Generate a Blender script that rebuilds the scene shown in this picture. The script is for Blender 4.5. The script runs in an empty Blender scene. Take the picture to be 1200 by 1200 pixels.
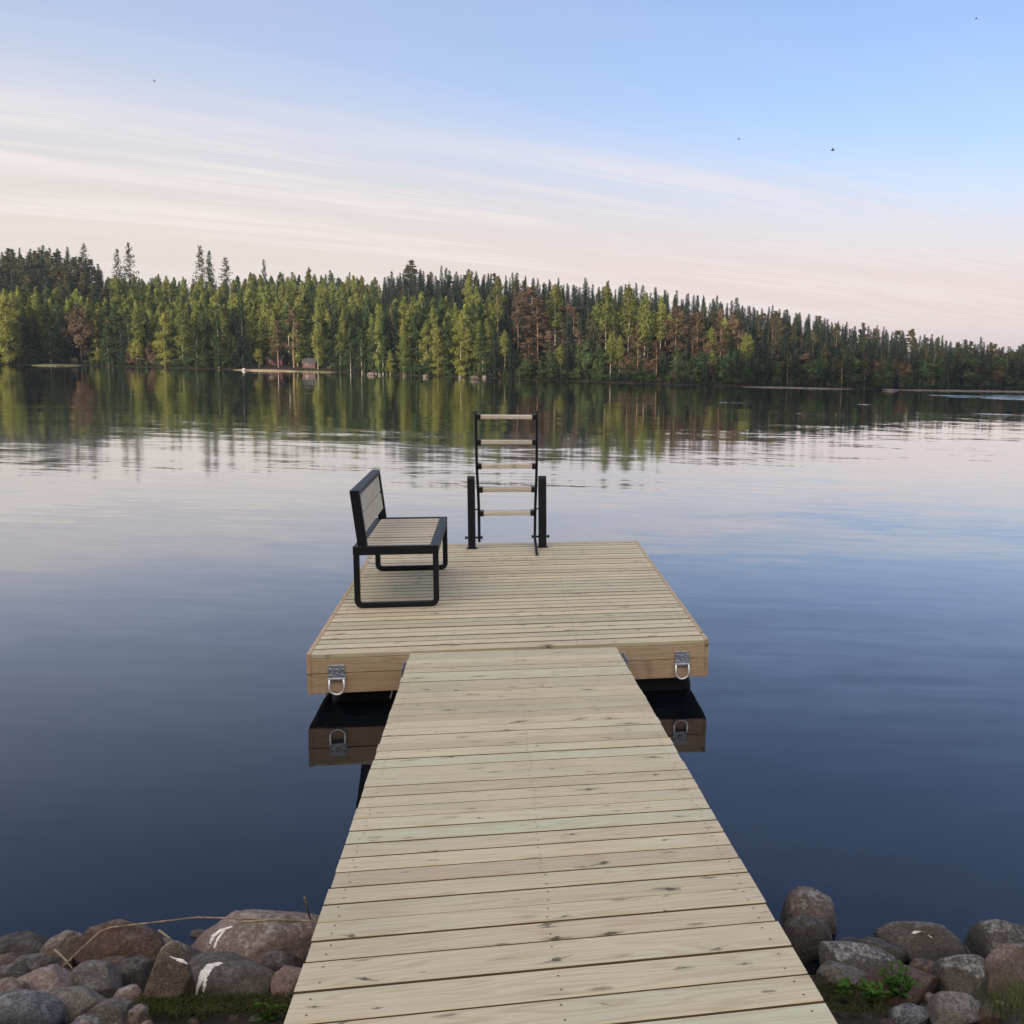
import bpy, math, random
import numpy as np
from mathutils import Vector, Matrix, noise as mnoise
from mathutils.bvhtree import BVHTree

random.seed(7)
RNG = np.random.default_rng(7)
scene = bpy.context.scene
COL = scene.collection
R = math.radians

# ------------------------------------------------------------------ camera
F_, CX, CY, PITCH, ROLL, CAMH = 1205.12, 832.40, 584.11, 0.13646, 0.03104, 2.14123
cp, sp_ = math.cos(PITCH), math.sin(PITCH)
fwd = Vector((0, cp, -sp_)); rt0 = Vector((1, 0, 0)); up0 = Vector((0, sp_, cp))
rt = rt0 * math.cos(ROLL) + up0 * math.sin(ROLL)
up = up0 * math.cos(ROLL) - rt0 * math.sin(ROLL)
cam_d = bpy.data.cameras.new('camera'); cam = bpy.data.objects.new('camera', cam_d); COL.objects.link(cam)
cam_d.sensor_width = 36.0; cam_d.lens = 36.0 * F_ / 1200
cam_d.shift_x = (600 - CX) / 1200; cam_d.shift_y = (CY - 600) / 1200
cam_d.clip_start = 0.05; cam_d.clip_end = 9000
cam.matrix_world = Matrix(((rt.x, up.x, -fwd.x, 0), (rt.y, up.y, -fwd.y, 0), (rt.z, up.z, -fwd.z, CAMH), (0, 0, 0, 1)))
scene.camera = cam

def ray(px, py):                                  # direction of a photo pixel (1200 px photo), y-forward
    d = fwd + rt * ((px - CX) / F_) - up * ((py - CY) / F_)
    return d
def at_Y(px, py, Y):
    d = ray(px, py); t = Y / d.y
    return Vector((d.x * t, Y, CAMH + d.z * t))
def at_z(px, py, z):
    d = ray(px, py); t = (z - CAMH) / d.z
    return Vector((d.x * t, d.y * t, z))

# ------------------------------------------------------------------ materials
def new_mat(name):
    m = bpy.data.materials.new(name); m.use_nodes = True
    nt = m.node_tree; nt.nodes.clear()
    out = nt.nodes.new('ShaderNodeOutputMaterial')
    return m, nt, out
class NT:
    def __init__(s, nt): s.nt = nt
    def n(s, typ, **kw):
        nd = s.nt.nodes.new(typ)
        for k, v in kw.items():
            if k == 'ins':
                for kk, vv in v.items():
                    if hasattr(vv, 'is_output'): s.nt.links.new(vv, nd.inputs[kk])
                    else: nd.inputs[kk].default_value = vv
            else: setattr(nd, k, v)
        return nd
    def math(s, op, a, b=0.0, clamp=False, c=None):
        nd = s.n('ShaderNodeMath', operation=op, use_clamp=clamp)
        for i, v in enumerate((a, b) if c is None else (a, b, c)):
            if hasattr(v, 'is_output'): s.nt.links.new(v, nd.inputs[i])
            else: nd.inputs[i].default_value = v
        return nd.outputs[0]
    def vmath(s, op, a, b=(0, 0, 0)):
        nd = s.n('ShaderNodeVectorMath', operation=op)
        for i, v in enumerate((a, b)):
            if hasattr(v, 'is_output'): s.nt.links.new(v, nd.inputs[i])
            else: nd.inputs[i].default_value = v
        return nd.outputs[0]
    def mix(s, f, a, b, blend='MIX'):
        nd = s.n('ShaderNodeMix', data_type='RGBA', blend_type=blend)
        for i, v in ((0, f), (6, a), (7, b)):
            if hasattr(v, 'is_output'): s.nt.links.new(v, nd.inputs[i])
            else: nd.inputs[i].default_value = v if not isinstance(v, tuple) or len(v) == 4 else (*v, 1)
        return nd.outputs[2]
    def sstep(s, x, a, b):
        nd = s.n('ShaderNodeMapRange', interpolation_type='SMOOTHSTEP')
        for i, v in ((0, x), (1, a), (2, b), (3, 0.0), (4, 1.0)):
            if hasattr(v, 'is_output'): s.nt.links.new(v, nd.inputs[i])
            else: nd.inputs[i].default_value = v
        return nd.outputs[0]
    def noise(s, vec, scale, detail=2.0, rough=.5, dist=0.0):
        return s.n('ShaderNodeTexNoise', ins={'Vector': vec, 'Scale': scale, 'Detail': detail, 'Roughness': rough, 'Distortion': dist})

def wood_mat(name, c_tan, c_green, c_pink, val=1.0, knots=1.0):
    m, nt, out = new_mat(name); g = NT(nt)
    gc = g.n('ShaderNodeAttribute', attribute_name='gc').outputs['Vector']
    tint = g.n('ShaderNodeAttribute', attribute_name='tint').outputs['Vector']
    sx = g.n('ShaderNodeSeparateXYZ', ins={0: tint})
    wob = g.noise(g.vmath('MULTIPLY', gc, (2.2, 9, 9)), 1.0, 1.0).outputs['Color']
    gcd = g.vmath('ADD', gc, g.vmath('MULTIPLY', g.vmath('SUBTRACT', wob, (.5, .5, .5)), (.05, .02, .02)))
    base = g.mix(g.math('MULTIPLY', g.sstep(sx.outputs[0], .45, 1.0), .75), c_tan, c_green)
    base = g.mix(g.math('MULTIPLY', g.sstep(sx.outputs[1], .5, 1.0), .75), base, c_pink)
    # green preservative staining in soft patches along the board
    patch = g.noise(g.vmath('MULTIPLY', gc, (1.7, 7, 7)), 1.0, 2.0).outputs[0]
    base = g.mix(g.math('MULTIPLY', g.sstep(patch, .5, .75), .55), base, c_green)
    patch2 = g.noise(g.vmath('MULTIPLY', g.vmath('ADD', gc, (5.3, 1.7, 0)), (2.3, 11, 11)), 1.0, 2.0).outputs[0]
    base = g.mix(g.math('MULTIPLY', g.sstep(patch2, .52, .78), .5), base, c_pink)
    grain = g.noise(g.vmath('MULTIPLY', gcd, (3.0, 150, 150)), 1.0, 3.0, .6).outputs[0]
    fine = g.noise(g.vmath('MULTIPLY', gcd, (9.0, 420, 420)), 1.0, 2.0, .6).outputs[0]
    fig = g.noise(g.vmath('MULTIPLY', gcd, (1.1, 13, 13)), 1.0, 1.0).outputs[0]
    rings = g.math('MULTIPLY_ADD', g.math('SINE', g.math('MULTIPLY', fig, 75.0)), .5, c=.5)
    base = g.mix(g.math('MULTIPLY', g.sstep(grain, .45, .72), .40), base, (c_tan[0]*.62, c_tan[1]*.56, c_tan[2]*.45))
    base = g.mix(g.math('MULTIPLY', g.sstep(rings, .5, 1.0), .36), base, (c_tan[0]*.66, c_tan[1]*.57, c_tan[2]*.44))
    base = g.mix(g.math('MULTIPLY', g.sstep(fine, .5, .75), .12), base, (c_tan[0]*.5, c_tan[1]*.47, c_tan[2]*.4))
    # knots: a sparse choice of voronoi cells
    kv = g.vmath('MULTIPLY', gcd, (7.0, 10.0, 10.0))
    vor = g.n('ShaderNodeTexVoronoi', voronoi_dimensions='2D', ins={'Vector': kv, 'Scale': 1.0, 'Randomness': 1.0})
    rs = g.n('ShaderNodeSeparateColor', ins={0: vor.outputs['Color']})
    gate = g.math('GREATER_THAN', rs.outputs[0], .74)
    rad = g.math('MULTIPLY_ADD', g.math('MULTIPLY', rs.outputs[1], rs.outputs[1]), .17, c=.035)
    kw = g.noise(g.vmath('MULTIPLY', gc, (34, 60, 60)), 1.0, 3.0, .6).outputs[0]
    kd = g.math('ADD', g.math('ADD', vor.outputs['Distance'], g.math('MULTIPLY', g.math('SUBTRACT', grain, .5), .16)), g.math('MULTIPLY', g.math('SUBTRACT', kw, .5), .42))
    k1 = g.math('MULTIPLY', g.math('SUBTRACT', 1.0, g.sstep(kd, g.math('MULTIPLY', rad, .25), g.math('MULTIPLY', rad, .8))), gate)
    k2 = g.math('MULTIPLY', g.math('SUBTRACT', 1.0, g.sstep(kd, rad, g.math('MULTIPLY', rad, 2.8))), gate)
    dv = g.n('ShaderNodeSeparateXYZ', ins={0: g.vmath('SUBTRACT', kv, vor.outputs['Position'])})
    lean = g.math('MULTIPLY', g.math('MULTIPLY_ADD', rs.outputs[2], 1.2, c=-.6), dv.outputs[0])
    ex_ = g.math('MULTIPLY', dv.outputs[0], .34); ey_ = g.math('MULTIPLY', g.math('ADD', dv.outputs[1], lean), 1.5)
    cd = g.math('ADD', g.math('SQRT', g.math('ADD', g.math('MULTIPLY', ex_, ex_), g.math('MULTIPLY', ey_, ey_))), g.math('MULTIPLY', g.math('SUBTRACT', kw, .5), .16))
    comet = g.math('MULTIPLY', g.math('SUBTRACT', 1.0, g.sstep(cd, .01, g.math('MULTIPLY', rad, 1.25))), gate)
    base = g.mix(g.math('MULTIPLY', k2, .30 * knots), base, (c_green[0]*.74, c_green[1]*.80, c_green[2]*.66))
    base = g.mix(g.math('MULTIPLY', comet, .75 * knots), base, (.16, .105, .062))
    base = g.mix(g.math('MULTIPLY', g.math('MULTIPLY', k1, g.math('MULTIPLY_ADD', rs.outputs[2], .3, c=.7)), .95 * knots), base, (.062, .042, .026))
    wk = g.n('ShaderNodeMapping', ins={'Vector': gcd, 'Rotation': (0, 0, .5), 'Scale': (7.0, 26.0, 1.0)}).outputs[0]
    v2 = g.n('ShaderNodeTexVoronoi', voronoi_dimensions='2D', ins={'Vector': wk, 'Scale': 1.0, 'Randomness': 1.0})
    r2 = g.n('ShaderNodeSeparateColor', ins={0: v2.outputs['Color']})
    d2 = g.math('ADD', v2.outputs['Distance'], g.math('MULTIPLY', g.math('SUBTRACT', kw, .5), .3))
    w1 = g.math('MULTIPLY', g.math('SUBTRACT', 1.0, g.sstep(d2, .04, g.math('MULTIPLY_ADD', r2.outputs[1], .22, c=.1))), g.math('GREATER_THAN', r2.outputs[0], .86))
    base = g.mix(g.math('MULTIPLY', w1, g.math('MULTIPLY_ADD', r2.outputs[2], .65 * knots, c=.15 * knots)), base, (.13, .085, .05))
    # thin resin / dark streaks
    st = g.noise(g.vmath('MULTIPLY', g.vmath('ADD', gcd, (9.1, 3.3, 0)), (5, 42, 42)), 1.0, 1.0).outputs[0]
    base = g.mix(g.math('MULTIPLY', g.sstep(st, .70, .80), .5 * knots), base, (.16, .10, .055))
    stain = g.noise(g.n('ShaderNodeTexCoord').outputs['Object'], 1.7, 4.0, .6).outputs[0]
    base = g.mix(g.math('MULTIPLY', g.sstep(stain, .48, .68), .22), base, tuple(x * .62 for x in c_tan))
    br = g.math('MULTIPLY', g.math('MULTIPLY_ADD', sx.outputs[2], .24, c=.88), val)
    base = g.mix(1.0, base, g.n('ShaderNodeCombineColor', ins={0: br, 1: br, 2: br}).outputs[0], 'MULTIPLY')
    hgt = g.math('ADD', grain, g.math('MULTIPLY', fine, .5))
    bmp = g.n('ShaderNodeBump', ins={'Strength': .35, 'Distance': .0015, 'Height': hgt})
    p = g.n('ShaderNodeBsdfPrincipled', ins={'Base Color': base, 'Roughness': .62, 'Normal': bmp.outputs[0], 'Specular IOR Level': .45})
    nt.links.new(p.outputs[0], out.inputs[0])
    return m

M = {}
M['deck'] = wood_mat('treated_pine_deck', (.59, .525, .365), (.50, .525, .385), (.57, .475, .345))
M['board_edge'] = wood_mat('gap_shade_board_edge', (.17, .115, .065), (.15, .12, .07), (.16, .10, .06), .9, .3)  # weathered edges, coloured darker still to put shade into the gaps
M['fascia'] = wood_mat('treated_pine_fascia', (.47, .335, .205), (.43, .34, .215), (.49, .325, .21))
M['bench_wood'] = wood_mat('pale_bench_pine', (.60, .53, .39), (.56, .53, .40), (.59, .50, .37), 1.0, .5)
M['step_wood'] = wood_mat('ladder_step_pine', (.55, .50, .41), (.50, .485, .41), (.53, .48, .40), 1.0, .4)

def simple_mat(name, col, rough=.5, metal=0.0, nscale=30, namt=.25, bump=0.0, spec=.5):
    m, nt, out = new_mat(name); g = NT(nt)
    tc = g.n('ShaderNodeTexCoord').outputs['Object']
    nz = g.noise(tc, nscale, 4.0, .6).outputs[0]
    c = g.mix(g.sstep(nz, .3, .7), tuple(x * (1 - namt) for x in col), tuple(min(1, x * (1 + namt)) for x in col))
    r = g.math('MULTIPLY_ADD', nz, .25, c=rough - .12)
    p = g.n('ShaderNodeBsdfPrincipled', ins={'Base Color': c, 'Roughness': r, 'Metallic': metal, 'Specular IOR Level': spec})
    if bump:
        b = g.n('ShaderNodeBump', ins={'Strength': .5, 'Distance': bump, 'Height': nz}); nt.links.new(b.outputs[0], p.inputs['Normal'])
    nt.links.new(p.outputs[0], out.inputs[0])
    return m
M['black'] = simple_mat('black_powder_coat', (.006, .007, .011), .45, 0, 90, .15, .0004, .28)
M['float'] = simple_mat('black_plastic_float', (.004, .004, .0045), .6, 0, 20, .2, 0, .2)
M['galv'] = simple_mat('galvanised_steel', (.36, .40, .47), .50, .75, 60, .25)
M['galv_bright'] = simple_mat('bright_galvanised_rod', (.72, .74, .76), .36, .7, 60, .12)
M['screw'] = simple_mat('screw_head', (.10, .075, .05), .6, .2, 60, .2)
M['rope'] = simple_mat('frayed_rope', (.55, .53, .48), .9, 0, 200, .2)
M['bark_pale'] = simple_mat('birch_bark', (.34, .30, .25), .9, 0, 3, .45)
M['bark_dark'] = simple_mat('spruce_bark', (.10, .075, .055), .95, 0, 3, .3)
M['bark_red'] = simple_mat('pine_bark', (.27, .17, .11), .95, 0, 3, .35)
M['reed'] = simple_mat('dry_reed', (.27, .21, .14), .9, 0, 40, .45)
M['dropping'] = simple_mat('bird_dropping', (.74, .73, .70), .9, 0, 60, .2)
M['red_wall'] = simple_mat('red_painted_boards', (.085, .026, .026), .8, 0, 8, .2)
M['dark_roof'] = simple_mat('dark_felt_roof', (.05, .05, .055), .8, 0, 8, .2)
M['white_trim'] = simple_mat('white_trim', (.24, .21, .19), .7, 0, 8, .1)
M['glass'] = simple_mat('window_glass', (.02, .025, .03), .12, 0, 8, .1)
M['insect'] = simple_mat('insect_body', (.16, .16, .17), .6, 0, 8, .1)

def rock_mat(name, c1, c2, c3, speck=.5, lich=0.0):
    m, nt, out = new_mat(name); g = NT(nt)
    tc = g.n('ShaderNodeTexCoord').outputs['Object']
    oi = g.n('ShaderNodeObjectInfo').outputs['Random']
    off = g.n('ShaderNodeCombineXYZ', ins={0: g.math('MULTIPLY', oi, 31.0), 1: g.math('MULTIPLY', oi, 17.0), 2: oi}).outputs[0]
    v = g.vmath('ADD', tc, off)
    big = g.noise(v, 7.0, 4.0, .6, .6).outputs[0]
    mid = g.noise(v, 28.0, 5.0, .65).outputs[0]
    fine = g.noise(v, 210.0, 3.0, .7).outputs[0]
    c = g.mix(g.sstep(big, .35, .62), c1, c2)
    c = g.mix(g.math('MULTIPLY', g.sstep(mid, .42, .75), .5), c, c3)
    mic = g.noise(v, 75.0, 4.0, .7).outputs[0]
    c = g.mix(g.math('MULTIPLY', g.sstep(mic, .5, .72), .5), c, tuple(x * 1.7 for x in c3))
    c = g.mix(g.math('MULTIPLY', g.sstep(mic, .48, .30), .6), c, tuple(x * .45 for x in c2))
    c = g.mix(g.math('MULTIPLY', g.sstep(fine, .52, .72), speck), c, tuple(min(.6, x * 2.2 + .05) for x in c1))
    c = g.mix(g.math('MULTIPLY', g.sstep(fine, .5, .28), speck), c, tuple(x * .35 for x in c1))
    if lich:
        geo = g.n('ShaderNodeNewGeometry')
        nz = g.n('ShaderNodeSeparateXYZ', ins={0: geo.outputs['Normal']}).outputs[2]
        lm = g.math('MULTIPLY', g.sstep(g.math('ADD', g.math('ADD', g.math('MULTIPLY', mid, .6), g.math('MULTIPLY', mic, .5)), g.math('MULTIPLY', nz, .28)), .74, .96), g.sstep(nz, .2, .9))
        c = g.mix(g.math('MULTIPLY', lm, lich), c, (.42, .42, .40))
    val = g.math('MULTIPLY_ADD', oi, .45, c=.72)
    c = g.mix(1.0, c, g.n('ShaderNodeCombineColor', ins={0: val, 1: val, 2: val}).outputs[0], 'MULTIPLY')
    pz = g.n('ShaderNodeSeparateXYZ', ins={0: g.n('ShaderNodeNewGeometry').outputs['Position']}).outputs[2]
    wet = g.sstep(g.math('ADD', pz, g.math('MULTIPLY', mid, -.05)), .055, .015)
    c = g.mix(g.math('MULTIPLY', wet, .6), c, (.012, .011, .010))
    h = g.math('ADD', g.math('ADD', g.math('MULTIPLY', mid, 1.0), g.math('MULTIPLY', mic, .5)), g.math('MULTIPLY', fine, .2))
    b = g.n('ShaderNodeBump', ins={'Strength': .8, 'Distance': .012, 'Height': h})
    p = g.n('ShaderNodeBsdfPrincipled', ins={'Base Color': c, 'Roughness': g.math('MULTIPLY_ADD', wet, -.45, c=.78), 'Normal': b.outputs[0], 'Specular IOR Level': .35})
    nt.links.new(p.outputs[0], out.inputs[0])
    return m
M['r_grey'] = rock_mat('grey_granite', (.120, .106, .095), (.078, .069, .063), (.15, .132, .118), .5, .2)
M['r_dark'] = rock_mat('dark_gneiss', (.062, .053, .048), (.040, .034, .032), (.080, .068, .060), .5, .2)
M['r_pink'] = rock_mat('pink_granite', (.19, .138, .124), (.13, .096, .086), (.21, .165, .15), .5, .45)
M['r_rust'] = rock_mat('rust_brown_stone', (.085, .048, .036), (.055, .036, .029), (.105, .064, .048), .4, .15)
M['r_brown'] = rock_mat('brown_grey_boulder', (.120, .098, .086), (.085, .064, .052), (.15, .125, .11), .5, .6)
M['r_white'] = rock_mat('whitish_stone', (.45, .43, .40), (.36, .34, .32), (.5, .48, .45), .3, 0)
M['r_tan'] = rock_mat('mottled_tan_stone', (.120, .088, .062), (.065, .052, .042), (.16, .125, .095), .6, .5)
M['r_lichen'] = rock_mat('lichen_spotted_stone', (.090, .080, .070), (.058, .052, .047), (.12, .108, .094), .6, .7)
M['r_blue'] = rock_mat('blue_grey_speckled_stone', (.12, .125, .14), (.075, .08, .092), (.16, .165, .175), .8, .5)

def ground_mat(name, c1, c2, c3, scale, bump):
    m, nt, out = new_mat(name); g = NT(nt)
    tc = g.n('ShaderNodeTexCoord').outputs['Object']
    a = g.noise(tc, scale, 5.0, .6).outputs[0]; b = g.noise(tc, scale * 6, 5.0, .65).outputs[0]
    c = g.mix(g.sstep(a, .4, .62), c1, c2); c = g.mix(g.math('MULTIPLY', g.sstep(b, .5, .7), .7), c, c3)
    bp = g.n('ShaderNodeBump', ins={'Strength': .8, 'Distance': bump, 'Height': b})
    p = g.n('ShaderNodeBsdfPrincipled', ins={'Base Color': c, 'Roughness': .92, 'Normal': bp.outputs[0], 'Specular IOR Level': .2})
    nt.links.new(p.outputs[0], out.inputs[0]); return m
M['bank'] = ground_mat('bank_soil', (.055, .042, .030), (.04, .036, .024), (.10, .08, .055), 3.0, .02)
M['hill'] = ground_mat('forest_floor', (.022, .025, .015), (.035, .030, .020), (.03, .036, .017), .25, .1)
M['pale_grass'] = ground_mat('pale_shore_grass', (.15, .14, .075), (.11, .11, .055), (.18, .15, .09), 1.2, .03)
M['gravel'] = ground_mat('shore_gravel', (.13, .115, .105), (.09, .08, .075), (.17, .15, .14), 1.5, .03)
M['sand'] = ground_mat('shore_sand', (.30, .22, .15), (.22, .18, .11), (.12, .13, .06), .9, .03)

def foliage_mat(name, c_lo, c_hi, c_alt, trans=.35):
    m, nt, out = new_mat(name); g = NT(nt)
    tc = g.n('ShaderNodeTexCoord').outputs['Object']
    oi = g.n('ShaderNodeObjectInfo').outputs['Random']
    v = g.vmath('ADD', tc, g.n('ShaderNodeCombineXYZ', ins={0: g.math('MULTIPLY', oi, 50.0), 1: 0.0, 2: g.math('MULTIPLY', oi, 11.0)}).outputs[0])
    n1 = g.noise(v, .9, 3.0, .6).outputs[0]; n2 = g.noise(v, 5.0, 2.0, .6).outputs[0]
    c = g.mix(g.sstep(n1, .35, .65), c_lo, c_hi)
    c = g.mix(g.math('MULTIPLY', g.sstep(n2, .5, .75), .5), c, c_alt)
    val = g.math('MULTIPLY_ADD', oi, .5, c=.75)
    c = g.mix(1.0, c, g.n('ShaderNodeCombineColor', ins={0: val, 1: val, 2: val}).outputs[0], 'MULTIPLY')
    d = g.n('ShaderNodeBsdfDiffuse', ins={'Color': c}); t = g.n('ShaderNodeBsdfTranslucent', ins={'Color': c})
    mx = g.n('ShaderNodeMixShader', ins={0: trans, 1: d.outputs[0], 2: t.outputs[0]})
    nt.links.new(mx.outputs[0], out.inputs[0]); return m
M['f_birch'] = foliage_mat('fresh_birch_leaves', (.105, .125, .036), (.175, .190, .055), (.20, .195, .065))
M['f_birchgold'] = foliage_mat('yellow_green_birch_leaves', (.15, .165, .040), (.22, .22, .055), (.26, .245, .075))
M['f_green'] = foliage_mat('mid_green_leaves', (.038, .066, .030), (.066, .098, .038), (.085, .11, .048))
M['f_spruce'] = foliage_mat('spruce_needles', (.017, .030, .022), (.029, .046, .031), (.038, .054, .036), .15)
M['f_pine'] = foliage_mat('pine_needles', (.040, .042, .026), (.065, .062, .034), (.085, .07, .04), .15)
M['f_rusty'] = foliage_mat('rusty_brown_crown', (.085, .060, .040), (.13, .090, .058), (.155, .110, .070), .25)
M['f_weed'] = foliage_mat('weed_leaves', (.045, .12, .022), (.075, .18, .034), (.10, .20, .045), .3)
M['f_grass'] = foliage_mat('bank_grass', (.075, .10, .032), (.11, .14, .045), (.20, .165, .085), .3)
M['f_moss'] = foliage_mat('bank_moss', (.035, .042, .014), (.06, .07, .022), (.10, .08, .045), .2)

# ------------------------------------------------------------------ mesh builder
class MB:
    """collects polygons; gc = grain coordinates (along, across, up), tint = random board values"""
    def __init__(s): s.v = []; s.f = []; s.mi = []; s.gc = []; s.tint = []; s.sm = []
    def add(s, verts, faces, gc=None, tint=(.5, .5, .5), mi=0, smooth=False):
        b = len(s.v); s.v += [tuple(p) for p in verts]
        s.gc += [tuple(p) for p in (gc if gc is not None else verts)]
        s.tint += [tint] * len(verts)
        for f in faces: s.f.append([b + i for i in f]); s.mi.append(mi); s.sm.append(smooth)
    def bar(s, axis, lo, hi, a0, a1, b0, b1, ch=.003, tint=None, mi=0, off=None, side_mi=None, edge_top=False):
        """box along axis (0,1,2) with chamfered long edges; a,b are the other two axes in cyclic order"""
        ia, ib = (axis + 1) % 3, (axis + 2) % 3
        prof = [(a0 + ch, b0), (a1 - ch, b0), (a1, b0 + ch), (a1, b1 - ch), (a1 - ch, b1), (a0 + ch, b1), (a0, b1 - ch), (a0, b0 + ch)]
        V = []; G = []
        off = off or (random.uniform(0, 90), random.uniform(0, 90))
        for e in (lo, hi):
            for (a, b) in prof:
                p = [0, 0, 0]; p[axis] = e; p[ia] = a; p[ib] = b; V.append(p)
                G.append((e + off[0], a + off[1], b))
        k = len(prof)
        Fs = [(i, (i + 1) % k, k + (i + 1) % k, k + i) for i in range(k)] + [tuple(range(k - 1, -1, -1)), tuple(range(k, 2 * k))]
        s.add(V, Fs, G, tint or (random.random(), random.random(), random.random()), mi)
        if side_mi is not None:
            for q in ((1, 2, 3, 5, 6, 7) if edge_top else (1, 2, 6, 7)): s.mi[len(s.mi) - len(Fs) + q] = side_mi
        return s
    def tube(s, pts, rad, seg=10, mi=0, closed=False, square=False, caps=True):
        pts = [Vector(p) for p in pts]; n = len(pts); V = []; 
        rads = rad if isinstance(rad, (list, tuple)) else [rad] * n
        ref = None
        for i, p in enumerate(pts):
            if closed: t = (pts[(i + 1) % n] - pts[i - 1]).normalized()
            else: t = (pts[min(i + 1, n - 1)] - pts[max(i - 1, 0)]).normalized()
            if ref is None:
                ref = t.orthogonal().normalized()
                if square: ref = Vector((0, 1, 0)) if abs(t.y) < .9 else Vector((1, 0, 0))
            ref = (ref - t * ref.dot(t)).normalized(); bn = t.cross(ref)
            for k in range(seg):
                a = 2 * math.pi * (k + (.5 if square else 0)) / seg
                V.append(p + (ref * math.cos(a) + bn * math.sin(a)) * rads[i])
        Fs = []
        for i in range(n if closed else n - 1):
            j = (i + 1) % n
            for k in range(seg): Fs.append((i * seg + k, i * seg + (k + 1) % seg, j * seg + (k + 1) % seg, j * seg + k))
        if not closed and caps: Fs += [tuple(range(seg - 1, -1, -1)), tuple(range((n - 1) * seg, n * seg))]
        s.add(V, Fs, smooth=not square, mi=mi); return s
    def rpath(s, pts, w, d, axis, mi=0):
        """closed/open rectangular-section frame in the plane normal to `axis`: pts outline centre line"""
        return s.tube(pts, w, 4, mi, square=True)
    def build(s, name, mats, parent=None, off=(0, 0, 0)):
        me = bpy.data.meshes.new(name)
        o3 = Vector(off)
        me.from_pydata([tuple(Vector(p) - o3) for p in s.v], [], s.f)
        if not isinstance(mats, (list, tuple)): mats = [mats]
        for m in mats: me.materials.append(m)
        me.polygons.foreach_set('material_index', s.mi); me.polygons.foreach_set('use_smooth', s.sm)
        for nm, dat in (('gc', s.gc), ('tint', s.tint)):
            at = me.attributes.new(nm, 'FLOAT_VECTOR', 'POINT'); at.data.foreach_set('vector', np.array(dat, dtype=np.float32).ravel())
        me.update()
        ob = bpy.data.objects.new(name, me); COL.objects.link(ob)
        if parent: ob.parent = parent
        return ob

def tag(o, label=None, cat=None, group=None, kind=None):
    if label: o['label'] = label
    if cat: o['category'] = cat
    if group: o['group'] = group
    if kind: o['kind'] = kind
    return o
def empty(name, mat=None, loc=None):
    o = bpy.data.objects.new(name, None); COL.objects.link(o); o.empty_display_size = .2
    if mat is not None: o.matrix_world = mat
    if loc is not None: o.location = loc
    return o
def mesh_np(name, V, Fq, mats, parent=None, mi=None, smooth=False):
    """fast quads / tris mesh"""
    me = bpy.data.meshes.new(name); k = Fq.shape[1]
    me.vertices.add(len(V)); me.vertices.foreach_set('co', V.astype(np.float32).ravel())
    me.loops.add(Fq.size); me.loops.foreach_set('vertex_index', Fq.astype(np.int32).ravel())
    me.polygons.add(len(Fq)); me.polygons.foreach_set('loop_start', np.arange(0, Fq.size, k, dtype=np.int32))
    if mi is not None: me.polygons.foreach_set('material_index', mi.astype(np.int32))
    me.polygons.foreach_set('use_smooth', np.full(len(Fq), smooth))
    for m in (mats if isinstance(mats, (list, tuple)) else [mats]): me.materials.append(m)
    me.update(calc_edges=True); me.validate()
    return me
def link(name, me, parent=None):
    o = bpy.data.objects.new(name, me); COL.objects.link(o)
    if parent: o.parent = parent
    return o

# ------------------------------------------------------------------ sky + sun
SUN_EL, SUN_AZ = R(7.0), R(205)            # azimuth measured clockwise from +Y (sun low behind the viewer, to the left)
world = bpy.data.worlds.new('World'); scene.world = world; world.use_nodes = True
wn = world.node_tree; wn.nodes.clear(); g = NT(wn)
wo = g.n('ShaderNodeOutputWorld')
sky = g.n('ShaderNodeTexSky', sky_type='NISHITA', sun_disc=False, sun_elevation=SUN_EL, sun_rotation=SUN_AZ, altitude=100.0, air_density=1.0, dust_density=1.5, ozone_density=1.6)
tcw = g.n('ShaderNodeTexCoord').outputs['Generated']
sep = g.n('ShaderNodeSeparateXYZ', ins={0: tcw})
zc = g.math('MAXIMUM', sep.outputs[2], .0)
den = g.math('ADD', zc, .06)
# cirrus sheet: direction projected on a high plane
pxn = g.math('DIVIDE', sep.outputs[0], den); pyn = g.math('DIVIDE', sep.outputs[1], den)
cv = g.n('ShaderNodeCombineXYZ', ins={0: g.math('ADD', g.math('MULTIPLY', pxn, .21), g.math('MULTIPLY', pyn, .13)), 1: g.math('ADD', g.math('MULTIPLY', pyn, .84), g.math('MULTIPLY', pxn, -.54)), 2: 0.0}).outputs[0]
c1 = g.noise(cv, .75, 6.0, .55, .35).outputs[0]
c2 = g.noise(g.vmath('MULTIPLY', cv, (2.2, 4.2, 1)), 1.0, 8.0, .66, .8).outputs[0]
cm = g.math('ADD', g.math('MULTIPLY', c1, .52), g.math('MULTIPLY', c2, .48))
zt = g.math('ADD', zc, g.math('MULTIPLY', sep.outputs[0], .038))           # the veil hangs lower towards the right
cirrus = g.math('MULTIPLY', g.sstep(cm, .455, .61), g.math('MULTIPLY', g.sstep(zt, .205, .12), g.sstep(zt, .0, .05)))
wisp = g.math('MULTIPLY', g.sstep(c1, .42, .66), g.sstep(zt, .40, .12))
veil = g.math('MULTIPLY', g.sstep(zt, .225, .055), .94)
nis = g.n('ShaderNodeVectorMath', operation='MULTIPLY', ins={0: sky.outputs[0], 1: (1.08, 1.0, 1.27)}).outputs[0]
nis = g.n('ShaderNodeVectorMath', operation='SCALE', ins={0: nis, 'Scale': g.math('MULTIPLY_ADD', g.sstep(zc, .32, .48), .12, c=1.0)}).outputs[0]
wcol = g.mix(g.math('MULTIPLY', wisp, .55), nis, (3.1, 3.35, 4.1))
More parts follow.
